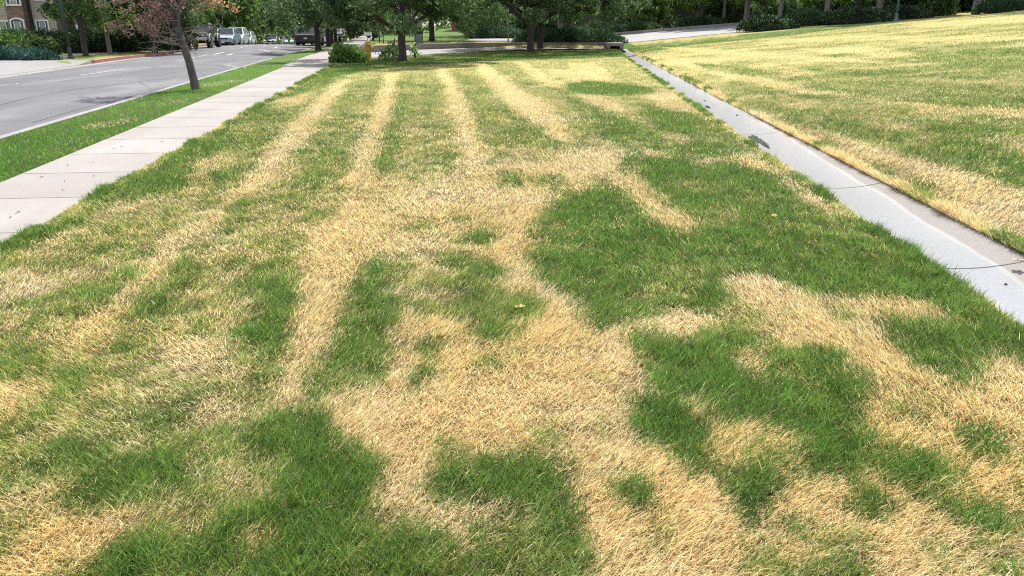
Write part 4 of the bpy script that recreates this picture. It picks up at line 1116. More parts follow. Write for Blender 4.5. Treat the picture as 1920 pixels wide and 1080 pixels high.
# by the hydrant
gx, gy = G(648, 119); mound("shrub", gx, gy + .5, 1.45, 1.1, .66, "rounded bright green bush at the pavement left of the hydrant", (.12, .235, .045), (.22, .34, .09), .25, 4200, .13, True, 1.8, "shrub", spiky=False, flat=.6)
gx, gy = G(727, 114); mound("shrub", gx + .15, gy + .5, 1.25, .7, .55, "loose bright leafy weed clump left of the broad tree trunk", (.18, .30, .09), (.34, .42, .18), .3, 480, .14, False, 2.2, "shrub", spiky=False, flat=.6)
gx, gy = G(771, 110); mound("shrub", gx + .1, gy + .6, .5, .5, .42, "small leafy weed right of the broad tree trunk", (.18, .30, .09), (.34, .42, .18), .3, 150, .12, False, 2.0, "shrub", spiky=False, flat=.6)
# left hedges in front of the house
for px, D, w, d, h, lab, base, hi in ((95, 46.5, 5.0, 2.2, 1.0, "dark clipped hedge under the arched window", (.035, .062, .024), (.06, .10, .04)), (160, 47.5, 4.2, 2.0, 1.0, "dark hedge before the white porch columns", (.032, .058, .023), (.055, .09, .04)),
                             (213, 49.5, 3.2, 2.0, .95, "shaded hedge under the dark porch opening", (.03, .052, .022), (.06, .10, .04)), (275, 53, 4.0, 2.4, 1.7, "tall dark shrub mass behind the left verge trees", (.036, .07, .022), (.09, .16, .04)), (316, 56, 4.0, 2.4, 1.8, "deep green shrub mass left of the pickup", (.036, .07, .022), (.10, .18, .04)),
                             (33, 44, 3.2, 2.4, 1.05, "mid green sloping shrub under the brick bay", (.055, .11, .03), (.06, .11, .03)), (5, 39.5, 2.4, 1.8, .85, "light green leafy shrub at the left edge", (.055, .12, .025), (.10, .18, .04)), (38, 38.5, 1.5, 1.1, .5, "small yellowish bush above the blue green juniper", (.10, .14, .035), (.17, .20, .06)),
                             (82, 42.5, 1.7, 1.2, .6, "olive green bush at the foot of the dark hedge", (.05, .08, .025), (.08, .12, .04))):
    mound("hedge", AT(px, D), D, w, d, h, lab, base, hi, .15, 4200, .15, True, 1.0, "shrub", "shrubs before the house", spiky=False, flat=.35)
mound("juniper_bank", AT(18, 36.2), 36.2, 4.6, 1.5, .42, "blue green ground juniper by the left side driveway", (.035, .085, .075), (.08, .15, .13), .25, 4000, .14, True, 1.0, "juniper", "juniper banks")

# ---- the dead young street tree
gx, gy = G(367, 168)
dead = empty("dead_tree", (gx, gy, float(Zt(gx, gy)))); tag(dead, "leaning half dead street tree with brown leaves and bare twigs", "tree")
mb = MB(); random.seed(5)
mb.tube([(0, 0, -.1), (.0, 0, .04), (-.02, 0, .25), (-.08, .02, .65), (-.19, .03, 1.15), (-.27, .04, 1.5)], [.145, .115, .098, .092, .086, .09], 14)
tips = []
def dlimb(p, d, L, r, depth, mb, tw):
    pts = [Vector(p)]; d = Vector(d).normalized(); rr = [r]
    for i in range(4):
        d = (d + Vector((random.gauss(0, .22), random.gauss(0, .22), random.gauss(0, .2)))).normalized()
        pts.append(pts[-1] + d * L / 4); rr.append(max(.0035, r * (1 - .2 * (i + 1))))
    (mb if r > .018 else tw).tube(pts, rr, 6 if r > .018 else 4)
    tips.append(pts[-1])
    if depth:
        for k in range(3 if depth > 1 else 4):
            i = random.choice((1, 2, 3, 4)); a = Vector((random.gauss(0, 1), random.gauss(0, 1), random.gauss(-.1, .7)))
            dlimb(pts[i], d * .6 + a.normalized() * .8, L * .58, max(.005, rr[i] * .55), depth - 1, mb, tw)
tw = MB()
for d, L, r in (((.35, .1, 1), 1.9, .062), ((-.25, -.1, 1), 2.0, .07), ((-.9, .2, .75), 1.3, .035), ((.95, .3, .55), 1.1, .03)):
    dlimb((-.26, .04, 1.42), d, L, r, 3, mb, tw)
for z, d, L in ((1.05, (-1, -.2, .25), .9), (1.15, (.9, -.3, .1), .55), (1.2, (-.9, .4, .6), 1.1), (1.3, (-.6, -.8, .5), .9), (1.0, (.7, -.5, .05), .45), (1.25, (-1, .1, .1), 1.1), (1.35, (.5, .8, .4), .9), (1.12, (-.8, -.6, -.05), .7)):
    dlimb((-.17 - .3 * (z - 1.1), .03, z), d, L, .012, 2, mb, tw)
mb.build("trunk", M['bark_dead'], dead, smooth=True); tw.build("twigs", M['twig'], dead)
T = np.array([tuple(t) for t in tips]); T = T[T[:, 2] > 1.32]
T = T[(T[:, 0] < -.3) | (T[:, 2] > 1.9)]
idx = rng.integers(0, len(T), 4200); P = T[idx] + rng.normal(size=(4200, 3)) * np.array([.075, .075, .07])
lc = lcol(4200, (.17, .10, .09), .4, (.27, .17, .13), .3)
orange = P[:, 0] > .25; lc[orange] = lcol(orange.sum(), (.38, .20, .09), .3, (.42, .30, .18), .3)
grn = rng.random(4200) < .06; lc[grn] = (.10, .14, .05)
leaves("crown", P, .085, lc, M['leaf'], dead, up=.8, aspect=.5)
# ------------------------------------------------------------------ things
def sid(name, c, var=.12):
    """horizontal lap siding"""
    m, n, l, b = mat_base(name)
    g = n.new("ShaderNodeNewGeometry"); s = n.new("ShaderNodeSeparateXYZ"); l.new(g.outputs['Position'], s.inputs[0])
    d = n.new("ShaderNodeMath"); d.operation = 'MULTIPLY'; d.inputs[1].default_value = 1 / .17; l.new(s.outputs['Z'], d.inputs[0])
    f = n.new("ShaderNodeMath"); f.operation = 'FRACT'; l.new(d.outputs[0], f.inputs[0])
    r = n.new("ShaderNodeValToRGB"); r.color_ramp.elements[0].color = (*[q * .45 for q in c], 1); r.color_ramp.elements[1].position = .16; r.color_ramp.elements[1].color = (*c, 1)
    l.new(f.outputs[0], r.inputs[0]); l.new(r.outputs[0], b.inputs['Base Color']); b.inputs['Roughness'].default_value = .8
    return m
def brickm(name, c1, c2, mo, sc=1.0):
    m, n, l, b = mat_base(name)
    g = n.new("ShaderNodeNewGeometry"); mp = n.new("ShaderNodeMapping"); mp.inputs['Rotation'].default_value = (R(90), 0, 0); l.new(g.outputs['Position'], mp.inputs[0])
    k = n.new("ShaderNodeTexBrick"); k.inputs['Color1'].default_value = (*c1, 1); k.inputs['Color2'].default_value = (*c2, 1); k.inputs['Mortar'].default_value = (*mo, 1)
    k.inputs['Scale'].default_value = sc; k.inputs['Brick Width'].default_value = .34; k.inputs['Row Height'].default_value = .13; k.inputs['Mortar Size'].default_value = .012
    l.new(mp.outputs[0], k.inputs['Vector']); l.new(k.outputs['Color'], b.inputs['Base Color']); b.inputs['Roughness'].default_value = .9
    return m
M['siding'] = sid("tan_siding", (.40, .345, .27)); M['brick'] = brickm("brown_stone", (.30, .155, .11), (.18, .10, .08), (.15, .12, .10))
M['redbrick'] = brickm("red_brick", (.30, .10, .07), (.24, .09, .07), (.2, .16, .14))
M['trim'] = simple("white_trim", (.80, .78, .74), .6); M['cream'] = simple("cream_wall", (.62, .54, .38), .8, var=.1)
def glassm(name, c, rough=.06):
    return simple(name, c, rough, spec=.8)
M['pane'] = glassm("window_pane", (.025, .035, .045)); M['pane_blind'] = simple("pane_with_blind", (.20, .26, .22), .15, spec=.7)  # greenish reflection over the blind is put into the second pane's colour
M['darkframe'] = simple("dark_frame", (.03, .04, .055), .4); M['dark'] = simple("porch_shade", (.02, .018, .018), .9)  # near-black colour stands for the shade inside porches
M['roof'] = simple("roof_shingle", (.10, .085, .075), .95, var=.3, scale=8)
M['pole_dark'] = simple("dark_painted_steel", (.022, .028, .038), .45, spec=.5); M['pole_green'] = simple("green_painted_steel", (.06, .12, .10), .5)
M['steel'] = simple("galvanised_steel", (.26, .27, .27), .5, metal=.5); M['wood_dark'] = simple("dark_fence_boards", (.055, .048, .052), .9, var=.35, scale=9)
M['wood_grey'] = simple("grey_fence_boards", (.16, .15, .155), .9, var=.3, scale=9)
M['tyre'] = simple("tyre_rubber", (.015, .015, .016), .85); M['rim'] = simple("alloy_rim", (.42, .43, .45), .3, metal=.9)
M['chrome'] = simple("bumper_chrome", (.72, .73, .75), .3, metal=.1); M['blackpl'] = simple("black_plastic", (.012, .012, .014), .6)
M['lampglass'] = simple("headlamp_lens", (.55, .57, .60), .12, spec=.9); M['redlens'] = simple("tail_lamp_lens", (.25, .01, .01), .15, spec=.8)
M['carglass'] = simple("car_glass", (.012, .016, .020), .08, spec=.45); M['plate'] = simple("licence_plate", (.55, .57, .60), .5)

# ---- the house at the left
HY = 55.0
def hw(px, py): return AT(px, HY, py)
hx0 = hw(30, 40)[0]
hz = float(Zt(-30, 50)) - .2
house = empty("house", (hx0, HY, 0)); tag(house, "tan sided two storey house with brown stone bay and arched window", "house")
def hb(name, mat, x0, x1, z0, z1, y0=0., y1=.2, par=house, bev=0):
    mb = MB(); mb.box(x0 - hx0, x1 - hx0, y0, y1, z0, z1); return mb.build(name, mat, par, bevel=bev)
xl, xr = hw(-120, 30)[0], hw(101, 40)[0]
hb("wall", M['siding'], xl, xr, hz, 6.6, .30, 6.0)
hb("wall", M['siding'], xr, hw(250, 40)[0], hz, 6.6, 2.4, 6.1)
b0, b1 = hw(17, 20)[0], hw(49, 20)[0]
hb("stone_bay", M['brick'], b0, b1, hz, 7.2, -.35, .28)
for px in (13.5, 52.5):
    x = hw(px, 20)[0]; hb("downspout", M['pole_dark'], x - .06, x + .06, hz, 6.5, .16, .29)
def window(px0, px1, pyt, pyb, yo, arch=0.0, pyref=40):
    x0, x1 = hw(px0, pyref)[0], hw(px1, pyref)[0]; zt, zb = hw(px0, pyt)[1], hw(px0, pyb)[1]
    W, H = x1 - x0, zt - zb; cx = (x0 + x1) / 2 - hx0; t = .085
    def shape(w, h, ar, n=10):
        return [(-w/2, 0), (w/2, 0), (w/2, h - ar)] + [(w/2 - w * k / n, h - ar + ar * (1 - (2 * k / n - 1)**2)) for k in range(1, n)] + [(-w/2, h - ar)] if ar else [(-w/2, 0), (w/2, 0), (w/2, h), (-w/2, h)]
    T = Matrix.Translation((cx, 0, zb))
    mb = MB(); o_, i_ = shape(W, H, arch), [(x * (W - 2*t) / W, t + z * (H - 2*t) / H) for x, z in shape(W, H, arch)]
    n = len(o_); y0, y1 = yo - .07, yo + .05
    vs = [T @ Vector((x, y, z)) for y in (y0, y1) for L in (o_, i_) for x, z in L]
    fs = []
    for k in range(n):
        j = (k + 1) % n
        fs += [(k, j, n + j, n + k), (n + k, n + j, 3*n + j, 3*n + k), (k, 2*n + k, 2*n + j, j)]
    mb.add(vs, fs); w_ = mb.build("window", M['trim'], house)
    mb = MB(); mb.prism(i_, yo + .0, yo + .04, T); mb.build("pane", M['pane'], w_)
    q = W * .22
    mb = MB(); mb.box(cx - q, cx + q, yo - .03, yo - .004, zb + t, zb + H - t - arch); mb.build("blind", M['pane_blind'], w_)  # middle pane; blind and green reflection painted as one flat colour
    for sx in (-1, 1):
        mb = MB(); mb.box(cx + sx * q - .025, cx + sx * q + .025, yo - .05, yo - .032, zb + t, zb + H - t - arch); mb.build("mullion", M['trim'], w_)
    mb = MB(); mb.box(cx - q + .026, cx + q - .026, yo - .052, yo - .034, zb + H * .40, zb + H * .40 + .05); mb.build("meeting_rail", M['trim'], w_)
window(25, 52, 33, 84, -.37, .16, 40); window(62, 87, 37, 84, .28, 0, 40); window(-14, 13.5, 38, 84, .28, 0, 40); window(18, 46, -14, 11, -.37, 0, 5); window(60, 80, -20, 1, .28, 0, 0)
for p0, p1 in ((106, 123), (196, 209)):
    x0, x1 = hw(p0, 50)[0], hw(p1, 50)[0]; z1, z0 = hw(p0, 33)[1], hw(p0, 63)[1]
    hb("porch_opening", M['dark'], x0, x1, z0, z1, 2.36, 2.39); hb("sill", M['trim'], x0 - .05, x1 + .1, z0 - .07, z0 - .003, 2.22, 2.38)  # flat dark panel with the porch's shade as its colour
for px in (136.5, 189):
    x = hw(px, 50)[0]; hb("porch_column", M['trim'], x - .11, x + .11, hz, 2.7, .55, .77, bev=.01)
hb("porch_floor_wall", M['brick'], xr + .02, hw(222, 40)[0], hz, .75, .9, 1.1)
hb("porch_roof", M['roof'], xr + .02, hw(226, 40)[0], 2.72, 3.0, .3, 2.38)
x0 = hw(219, 45)[0]; hb("corner_board", M['trim'], x0, x0 + .12, hz, 3.4, 2.3, 2.39)
mb = MB(); mb.prism([(xl - .5 - hx0, 6.62), (hw(255, 40)[0] + .5 - hx0, 6.62), (hw(255, 40)[0] - 3 - hx0, 9.2), (xl + 3 - hx0, 9.2)], -.6, 6.5); mb.build("roof", M['roof'], house)

# ---- posts and small street furniture
def post(name, px, py, D, r, h, mat, lab, cat, n=10, base=None, sq=False):
    x = AT(px, D); z = float(Zt(x, D)); o = empty(name, (x, D, z)); tag(o, lab, cat)
    mb = MB()
    if sq: mb.box(-r, r, -r, r, -.1, h)
    else: mb.tube([(0, 0, -.1), (0, 0, h * .5), (0, 0, h)], [r, r * .92, r * .8], n)
    mb.build("pole", mat, o, smooth=not sq)
    if base:
        mb = MB(); mb.lathe([(r * 2.2, 0), (r * 2.2, .06), (r * 1.5, .12), (r * 1.3, .45), (r * 1.02, .5)], 12); mb.build("base", mat, o, smooth=False)
    return o, h
def lantern(o, h, mat):
    mb = MB(); mb.lathe([(.05, h - .02), (.09, h + .02), (.09, h + .05), (.17, h + .1)], 12); mb.build("bracket", mat, o)
    mb = MB(); mb.lathe([(.15, h + .101), (.19, h + .48)], 8); mb.build("lantern_glass", M['lampglass'], o)
    mb = MB(); mb.lathe([(.23, h + .481), (.2, h + .55), (.03, h + .72)], 8); mb.build("lantern_cap", mat, o)
o, h = post("lamp_post", 133, 111, 37.8, .068, 4.6, M['pole_dark'], "tall dark lamp post on the left verge before the house", "lamp post", base=1); lantern(o, h, M['pole_dark'])
o, h = post("lamp_post", 1679, 38, 55.2, .085, 5.0, M['pole_green'], "grey green lamp post on the ridge of the slope", "lamp post", base=1); lantern(o, h, M['pole_green'])
o, h = post("lamp_post", 1601, 36, 58.5, .07, 5.0, M['pole_dark'], "slim black lamp post in the junipers behind the ridge", "lamp post", base=1); lantern(o, h, M['pole_dark'])
o, h = post("steel_post", 324.5, 88, 50.5, .035, 2.3, M['steel'], "thin galvanised post on the left verge behind the dead tree", "post")
mb = MB(); mb.box(-.2, .2, -.05, -.036, 1.75, 2.3); mb.build("sign_plate", M['steel'], o, bevel=.004)
o, h = post("sign_post", 780, 102, 41.4, .045, 1.75, M['pole_green'], "green square sign post beside the broad tree trunk at the driveway", "sign post", sq=True)
mb = MB(); mb.box(-.38, .38, -.062, -.047, 1.36, 1.8); mb.build("sign_plate", M['steel'], o, bevel=.004)
post("steel_post", 712, 83, 55, .05, 2.2, M['pole_green'], "grey green post on the island lawn beyond the hydrant", "post")
post("steel_post", 953, 75, 57, .05, 2.4, M['steel'], "slender grey post by the island street left of the thick forked tree", "post")
for px, py, lab in ((702.5, 88, "short black stake nearest the hydrant in the mulch edge"), (719, 87, "lowest short black stake in the middle of the mulch edge"), (740, 84, "short black stake just left of the broad tree trunk")):
    D = 53; x = AT(px, D); z = float(Zt(x, D)); o = empty("stake", (x, D, z)); tag(o, lab, "stake", "stakes in the mulch edge")
    mb = MB(); mb.tube([(0, 0, -.1), (0, 0, .26)], .03, 8); mb.build("rod", M['blackpl'], o); mb = MB(); mb.lathe([(.04, .262), (.04, .3), (.02, .32)], 8); mb.build("cap", M['blackpl'], o)
# utility cabinet
x = AT(786, 52.5); cb = empty("utility_cabinet", (x, 52.5, float(Zt(x, 52.5)))); tag(cb, "grey green utility cabinet with a black top on the island lawn", "utility cabinet")
M['cab'] = simple("cabinet_paint", (.13, .16, .15), .5, var=.1)
mb = MB(); mb.box(-.24, .24, -.2, .2, -.05, .62); mb.build("body", M['cab'], cb, bevel=.015)
mb = MB(); mb.box(-.265, .265, -.225, .225, .622, .78); mb.build("top", M['blackpl'], cb, bevel=.02)
mb = MB(); mb.box(-.2, .2, -.212, -.202, .05, .56); d_ = mb.build("door", M['cab'], cb, bevel=.003)
mb = MB(); mb.box(.13, .15, -.23, -.213, .28, .38); mb.build("handle", M['steel'], d_)
# mulch behind the retaining edge
sheet("mulch_bed", [(-8.0,46.0),(-6.4,48.2),(-4.2,50.4)], [(-8.0,46.8),(-6.5,49.1),(-4.4,51.2)], M['soil'], .0, 14, 4, zf=lambda x, y: 0 * x + .275)

# ---- hydrant
gx, gy = G(691.5, 114.5); gz = float(Zt(gx, gy))
hyd = empty("fire_hydrant", (gx, gy, gz)); tag(hyd, "yellow fire hydrant with a white ring by the driveway", "fire hydrant")
M['hyd'] = simple("yellow_hydrant_paint", (.60, .37, .05), .45, var=.18, scale=7, bump=.1)
M['hydcap'] = simple("pale_hydrant_paint", (.66, .50, .24), .45, var=.15, scale=9); M['ring'] = simple("white_ring", (.75, .72, .62), .5)
mb = MB(); mb.lathe([(.155, -.05), (.155, .035), (.118, .05), (.112, .30), (.118, .305), (.118, .345), (.112, .35), (.112, .56), (.125, .585), (.13, .66)], 24); mb.build("barrel", M['hyd'], hyd, smooth=True)
mb = MB(); mb.lathe([(.122, .306), (.124, .312), (.124, .328), (.122, .334)], 24); mb.build("ring", M['ring'], hyd)
mb = MB(); mb.lathe([(.175, .661), (.18, .675), (.18, .70), (.15, .715)], 24); mb.build("flange", M['hyd'], hyd)
mb = MB(); mb.lathe([(.140, .716), (.128, .78), (.095, .84), (.05, .868), (.04, .872)], 24); bn = mb.build("bonnet", M['hydcap'], hyd, smooth=True)
mb = MB(); mb.lathe([(.034, .873), (.03, .925), (.024, .94)], 5); mb.build("nut", M['hydcap'], bn)
for sx in (-1, 1):
    mb = MB(); Mx = Matrix.Translation((0, 0, .53)) @ Matrix.Rotation(R(90) * sx, 4, 'Y')
    mb.lathe([(.062, .09), (.062, .15)], 14, Mx); nzz = mb.build("side_nozzle", M['hyd'], hyd)
    mb = MB(); mb.lathe([(.078, .151), (.08, .19), (.06, .215)], 8, Mx); mb.lathe([(.022, .216), (.02, .25)], 5, Mx); mb.build("cap", M['hydcap'], nzz)
mb = MB(); Mx = Matrix.Translation((0, 0, .48)) @ Matrix.Rotation(R(90), 4, 'X'); mb.lathe([(.082, .09), (.082, .15)], 14, Mx); nzz = mb.build("front_nozzle", M['hyd'], hyd)
mb = MB(); mb.lathe([(.097, .151), (.097, .19), (.07, .21), (.024, .215), (.02, .245)], 8, Mx); mb.build("cap", M['hyd'], nzz)

# ---- yellow marker flag
gx, gy = G(623, 116); fl = empty("marker_flag", (gx, gy, .012)); tag(fl, "tiny yellow marker flag at the edge of the driveway apron", "marker flag")
mb = MB(); mb.tube([(0, 0, 0), (0, 0, .22)], .006, 6); mb.build("wire", M['steel'], fl)
M['yel'] = simple("yellow_plastic", (.85, .50, .01), .5)
mb = MB(); mb.add([(-.055, -.004, .03), (.055, .004, .02), (.04, .006, .20), (-.03, -.006, .21), (-.055, .002, .03), (.055, .01, .02), (.04, .012, .20), (-.03, 0, .21)], [(0,1,2,3),(7,6,5,4),(0,4,5,1),(1,5,6,2),(2,6,7,3),(3,7,4,0)]); mb.build("flag", M['yel'], fl)

# ---- vehicles
def paintm(name, c, rough=.25, coat=.8): return simple(name, c, rough, coat=coat, spec=.5)
PAINT = {'black': paintm("black_car_paint", (.014, .015, .02)), 'blue': paintm("pale_blue_car_paint", (.27, .36, .42)), 'white': paintm("white_car_paint", (.72, .73, .74)), 'silver': paintm("silver_car_paint", (.38, .39, .40), .3),
         'dark': paintm("charcoal_car_paint", (.05, .055, .065)), 'silver2': paintm("light_silver_car_paint", (.52, .53, .55), .3)}
def wheel(par, x, y, r, w):
    mb = MB(); T = Matrix.Translation((x, y, r)) @ Matrix.Rotation(R(90), 4, 'Y')
    mb.lathe([(r * .62, -w/2), (r * .93, -w/2), (r, -w/2 + .04), (r, w/2 - .04), (r * .93, w/2), (r * .62, w/2)], 20, T); wh = mb.build("wheel", M['tyre'], par)
    mb = MB(); s = 1 if x > 0 else -1
    mb.lathe([(r * .61, s * w * .30), (r * .60, s * w * .42), (r * .12, s * w * .46), (r * .10, s * w * .5)], 14, T); mb.build("rim", M['rim'], wh)
def car(name, x, y, z, rz, lab, paint, L=4.6, W=1.82, H=1.55, hood=.92, wind=(.28, .44), roof=(.80, .98), r=.33, clear=.2, suv=True, cat="car", deck=.95, group="cars along the street", bar=None, fog=True):
    """local frame: front towards -y. fractions run from front to rear"""
    o = empty(name, (x, y, z), rz); tag(o, lab, cat, group); pm = PAINT[paint]; h2 = W / 2
    Y = lambda f: -L / 2 + f * L
    # lower body: side outline swept across, waisted in plan by the end sections
    prof = [(Y(0.0), clear + .12), (Y(.03), clear), (Y(.97), clear), (Y(1.0), clear + .15), (Y(1.0), deck * .93), (Y(.975), deck), (Y(roof[1]) if roof[1] < .95 else Y(.93), deck + .02), (Y(wind[0]), hood + .03), (Y(.06), hood - .12), (Y(.005), hood - .25)]
    secs = [(-h2 * .99, .90), (-h2 * .9, 1.0), (h2 * .9, 1.0), (h2 * .99, .90)]
    mb = MB(); n = len(prof); vs = []
    zc = (clear + deck) / 2
    for xs, k in secs:
        for yy, zz in prof: vs.append((xs, yy * (.985 if k < 1 else 1), zc + (zz - zc) * (.88 if k < 1 else 1)))
    fs = [(a * n + i, a * n + (i + 1) % n, (a + 1) * n + (i + 1) % n, (a + 1) * n + i) for a in range(3) for i in range(n)] + [tuple(range(n)), tuple(range(4 * n - 1, 3 * n - 1, -1))]
    mb.add(vs, fs); mb.build("body", pm, o, smooth=False, bevel=.05)
    # cabin: glass below, painted roof and pillars
    b = [(-h2 * .93, Y(wind[0])), (h2 * .93, Y(wind[0])), (h2 * .93, Y(roof[1])), (-h2 * .93, Y(roof[1]))]; zb = hood - .02
    t = [(-h2 * .74, Y(wind[1])), (h2 * .74, Y(wind[1])), (h2 * .74, Y(roof[0])), (-h2 * .74, Y(roof[0]))]; zt = H - .07
    mb = MB(); mb.add([(x_, y_, zb) for x_, y_ in b] + [(x_, y_, zt) for x_, y_ in t], [(0,1,5,4),(1,2,6,5),(2,3,7,6),(3,0,4,7),(4,5,6,7),(0,3,2,1)]); mb.build("glass", M['carglass'], o)
    mb = MB(); mb.add([(x_ * 1.02, y_, zt + .002) for x_, y_ in t] + [(x_ * .9, y_ * .94, H) for x_, y_ in t], [(0,1,5,4),(1,2,6,5),(2,3,7,6),(3,0,4,7),(4,5,6,7),(0,3,2,1)]); mb.build("roof", pm, o, bevel=.02)
    def pil(p, q, r_):
        mb = MB(); mb.tube([p, q], r_, 6); mb.build("pillar", pm, o)
    for i in range(4): pil((b[i][0], b[i][1], zb), (t[i][0], t[i][1], zt), .055)
    for sx in (-1, 1):
        for k in ((.48,) if not suv else (.38, .68)):
            yb, yt = Y(wind[0] + (roof[1] - wind[0]) * k), Y(wind[1] + (roof[0] - wind[1]) * k); pil((sx * h2 * .935, yb, zb), (sx * h2 * .745, yt, zt), .045)
        mb = MB(); mb.tube([(sx * h2 * .94, Y(wind[0]), zb + .02), (sx * h2 * .94, Y(roof[1]), zb + .02)], .05, 6); mb.build("waist_rail", pm, o)
    for sx in (-1, 1):
        for f in (.17, .80): wheel(o, sx * (h2 - .1), Y(f), r, .23)
        mb = MB(); mb.box(min(sx * h2 * .56, sx * h2 * .92), max(sx * h2 * .56, sx * h2 * .92), Y(0) - .015, Y(.05), hood - .33, hood - .19); mb.build("headlight", M['lampglass'], o, bevel=.03)
        mb = MB(); mb.box(min(sx * h2 * .66, sx * h2 * .95), max(sx * h2 * .66, sx * h2 * .95), Y(.97), Y(1) + .012, deck - .30, deck - .08); mb.build("tail_light", M['redlens'], o, bevel=.02)
        mb = MB(); mb.box(min(sx * h2 * 1.0, sx * (h2 + .17)), max(sx * h2 * 1.0, sx * (h2 + .17)), Y(wind[0]) + .25, Y(wind[0]) + .36, hood + .04, hood + .18); mb.build("mirror", pm, o, bevel=.02)
    mb = MB(); mb.box(-h2 * .52, h2 * .52, Y(0) - .02, Y(.03), hood - .36, hood - .22); mb.build("grille", M['blackpl'], o, bevel=.015)
    mb = MB(); mb.box(-h2 * .8, h2 * .8, Y(0) - .03, Y(.02), clear + .03, clear + .20); mb.build("front_bumper", M['blackpl'], o, bevel=.03)
    mb = MB(); mb.box(-h2 * .85, h2 * .85, Y(.98), Y(1) + .03, clear + .08, clear + .26); mb.build("rear_bumper", M['blackpl'], o, bevel=.03)
    for yy in (Y(0) - .045, Y(1) + .034):
        mb = MB(); mb.box(-.16, .16, yy, yy + .01, clear + (.10 if yy < 0 else .40), clear + (.25 if yy < 0 else .55)); mb.build("licence_plate", M['plate'], o)
    if bar:
        mb = MB()
        for sx in (-1, 1): mb.tube([(sx * h2 * .66, Y(wind[1] + .03), H - .02), (sx * h2 * .66, Y(wind[1] + .06), H + .045), (sx * h2 * .66, Y(roof[0] - .06), H + .045), (sx * h2 * .66, Y(roof[0] - .03), H - .02)], .02, 6)
        mb.build("roof_rail", M['blackpl'], o)
    return o
ST = math.atan(SL)
def onroad(px, D):
    x = AT(px, D); zc = D * math.cos(PITCH) + (CAM_H - float(road_z(D))) * math.sin(PITCH); return (px - 960) / 1440 * zc
# lifted pickup
D = 66; xx = onroad(381, D) ; tk = empty("pickup_truck", (xx, D, float(road_z(D)) + .02), ST + .02); tag(tk, "lifted black pickup truck with chrome bumper and oversized tyres", "pickup truck", "cars along the street")
TL, TW = 5.4, 1.96; h2 = TW / 2; pm = PAINT['black']
mb = MB(); mb.prism([(0, 0)] * 0 or [(-2.7, .78), (2.7, .80), (2.7, 1.28), (.75, 1.30), (-.95, 1.34), (-2.55, 1.26), (-2.7, 1.18)], -h2 * .94, h2 * .94, Matrix(((0,1,0,0),(1,0,0,0),(0,0,1,0),(0,0,0,1)))); mb.build("body", pm, tk, bevel=.05)
mb = MB(); b_ = [(-h2 * .9, -1.0), (h2 * .9, -1.0), (h2 * .9, .72), (-h2 * .9, .72)]; t_ = [(-h2 * .76, -.45), (h2 * .76, -.45), (h2 * .76, .62), (-h2 * .76, .62)]
mb.add([(x_, y_, 1.3) for x_, y_ in b_] + [(x_, y_, 1.83) for x_, y_ in t_], [(0,1,5,4),(1,2,6,5),(2,3,7,6),(3,0,4,7),(4,5,6,7),(0,3,2,1)]); mb.build("glass", M['carglass'], tk)
mb = MB(); mb.add([(x_ * 1.02, y_, 1.832) for x_, y_ in t_] + [(x_ * .93, y_ * .95, 1.9) for x_, y_ in t_], [(0,1,5,4),(1,2,6,5),(2,3,7,6),(3,0,4,7),(4,5,6,7),(0,3,2,1)]); mb.build("roof", pm, tk, bevel=.02)
for i in range(4):
    mb = MB(); mb.tube([(b_[i][0], b_[i][1], 1.3), (t_[i][0], t_[i][1], 1.84)], .06, 6); mb.build("pillar", pm, tk)
mb = MB(); mb.box(-h2 * .97, h2 * .97, -2.86, -2.72, .70, .90); mb.build("front_bumper", M['chrome'], tk, bevel=.03)
mb = MB(); mb.box(-h2 * .88, h2 * .88, -2.735, -2.70, .93, 1.19); mb.build("grille", M['blackpl'], tk, bevel=.01)
for sx in (-1, 1):
    for zz in (.955, 1.075):
        mb = MB(); mb.box(min(sx * .52, sx * .82), max(sx * .52, sx * .82), -2.755, -2.738, zz, zz + .085); mb.build("headlight", M['lampglass'], tk, bevel=.005)
    for yy in (-1.75, 1.6): wheel(tk, sx * (h2 - .06), yy, .47, .36)
    mb = MB(); mb.box(min(sx * h2 * .9, sx * (h2 + .22)), max(sx * h2 * .9, sx * (h2 + .22)), -.85, -.72, 1.34, 1.56); mb.build("mirror", M['blackpl'], tk, bevel=.02)
    mb = MB()
    for yy in (-1.75, 1.6):
        mb.tube([(sx * (h2 + .02), yy + .56 * math.cos(a), .55 + .56 * math.sin(a)) for a in [math.pi * k / 8 for k in range(9)]], .06, 6)
    mb.build("fender_flare", PAINT['silver'], tk)  # silver tone stands for bright reflections on the black fenders
mb = MB(); mb.box(-.16, .16, -2.875, -2.865, .74, .88); mb.build("licence_plate", M['plate'], tk)
mb = MB(); mb.tube([(-h2 + .1, -1.75, .47), (h2 - .1, -1.75, .47)], .07, 8); mb.build("axle", M['blackpl'], tk); mb = MB(); mb.tube([(-h2 + .1, 1.6, .47), (h2 - .1, 1.6, .47)], .07, 8); mb.build("axle", M['blackpl'], tk)
def pk(name, px, D, lab, paint, rot=0, **k): return car(name, onroad(px, D), D, float(road_z(D)) + .0, ST + rot, lab, paint, **k)
pk("parked_car", 428, 78, "pale blue wagon parked behind the lifted pickup", 'blue', bar=1, H=1.62, hood=1.0, L=4.7)
pk("parked_car", 446, 87, "white tall car parked behind the pale blue wagon", 'white', H=1.85, hood=1.1, W=1.9, L=4.8, bar=1)
pk("parked_car", 462, 97, "silver car last in the row behind the white tall car", 'silver2', H=1.6, hood=1.0)
pk("sedan", 509, 112, "white sedan with dark grille facing up the street", 'silver2', H=1.5, hood=.92, suv=False, wind=(.26, .43), roof=(.74, .88), W=1.85, rot=.1)
pk("sports_car", 533, 113, "low white sports car beside the white sedan", 'white', H=1.32, hood=.85, suv=False, wind=(.24, .46), roof=(.68, .90), rot=.35)
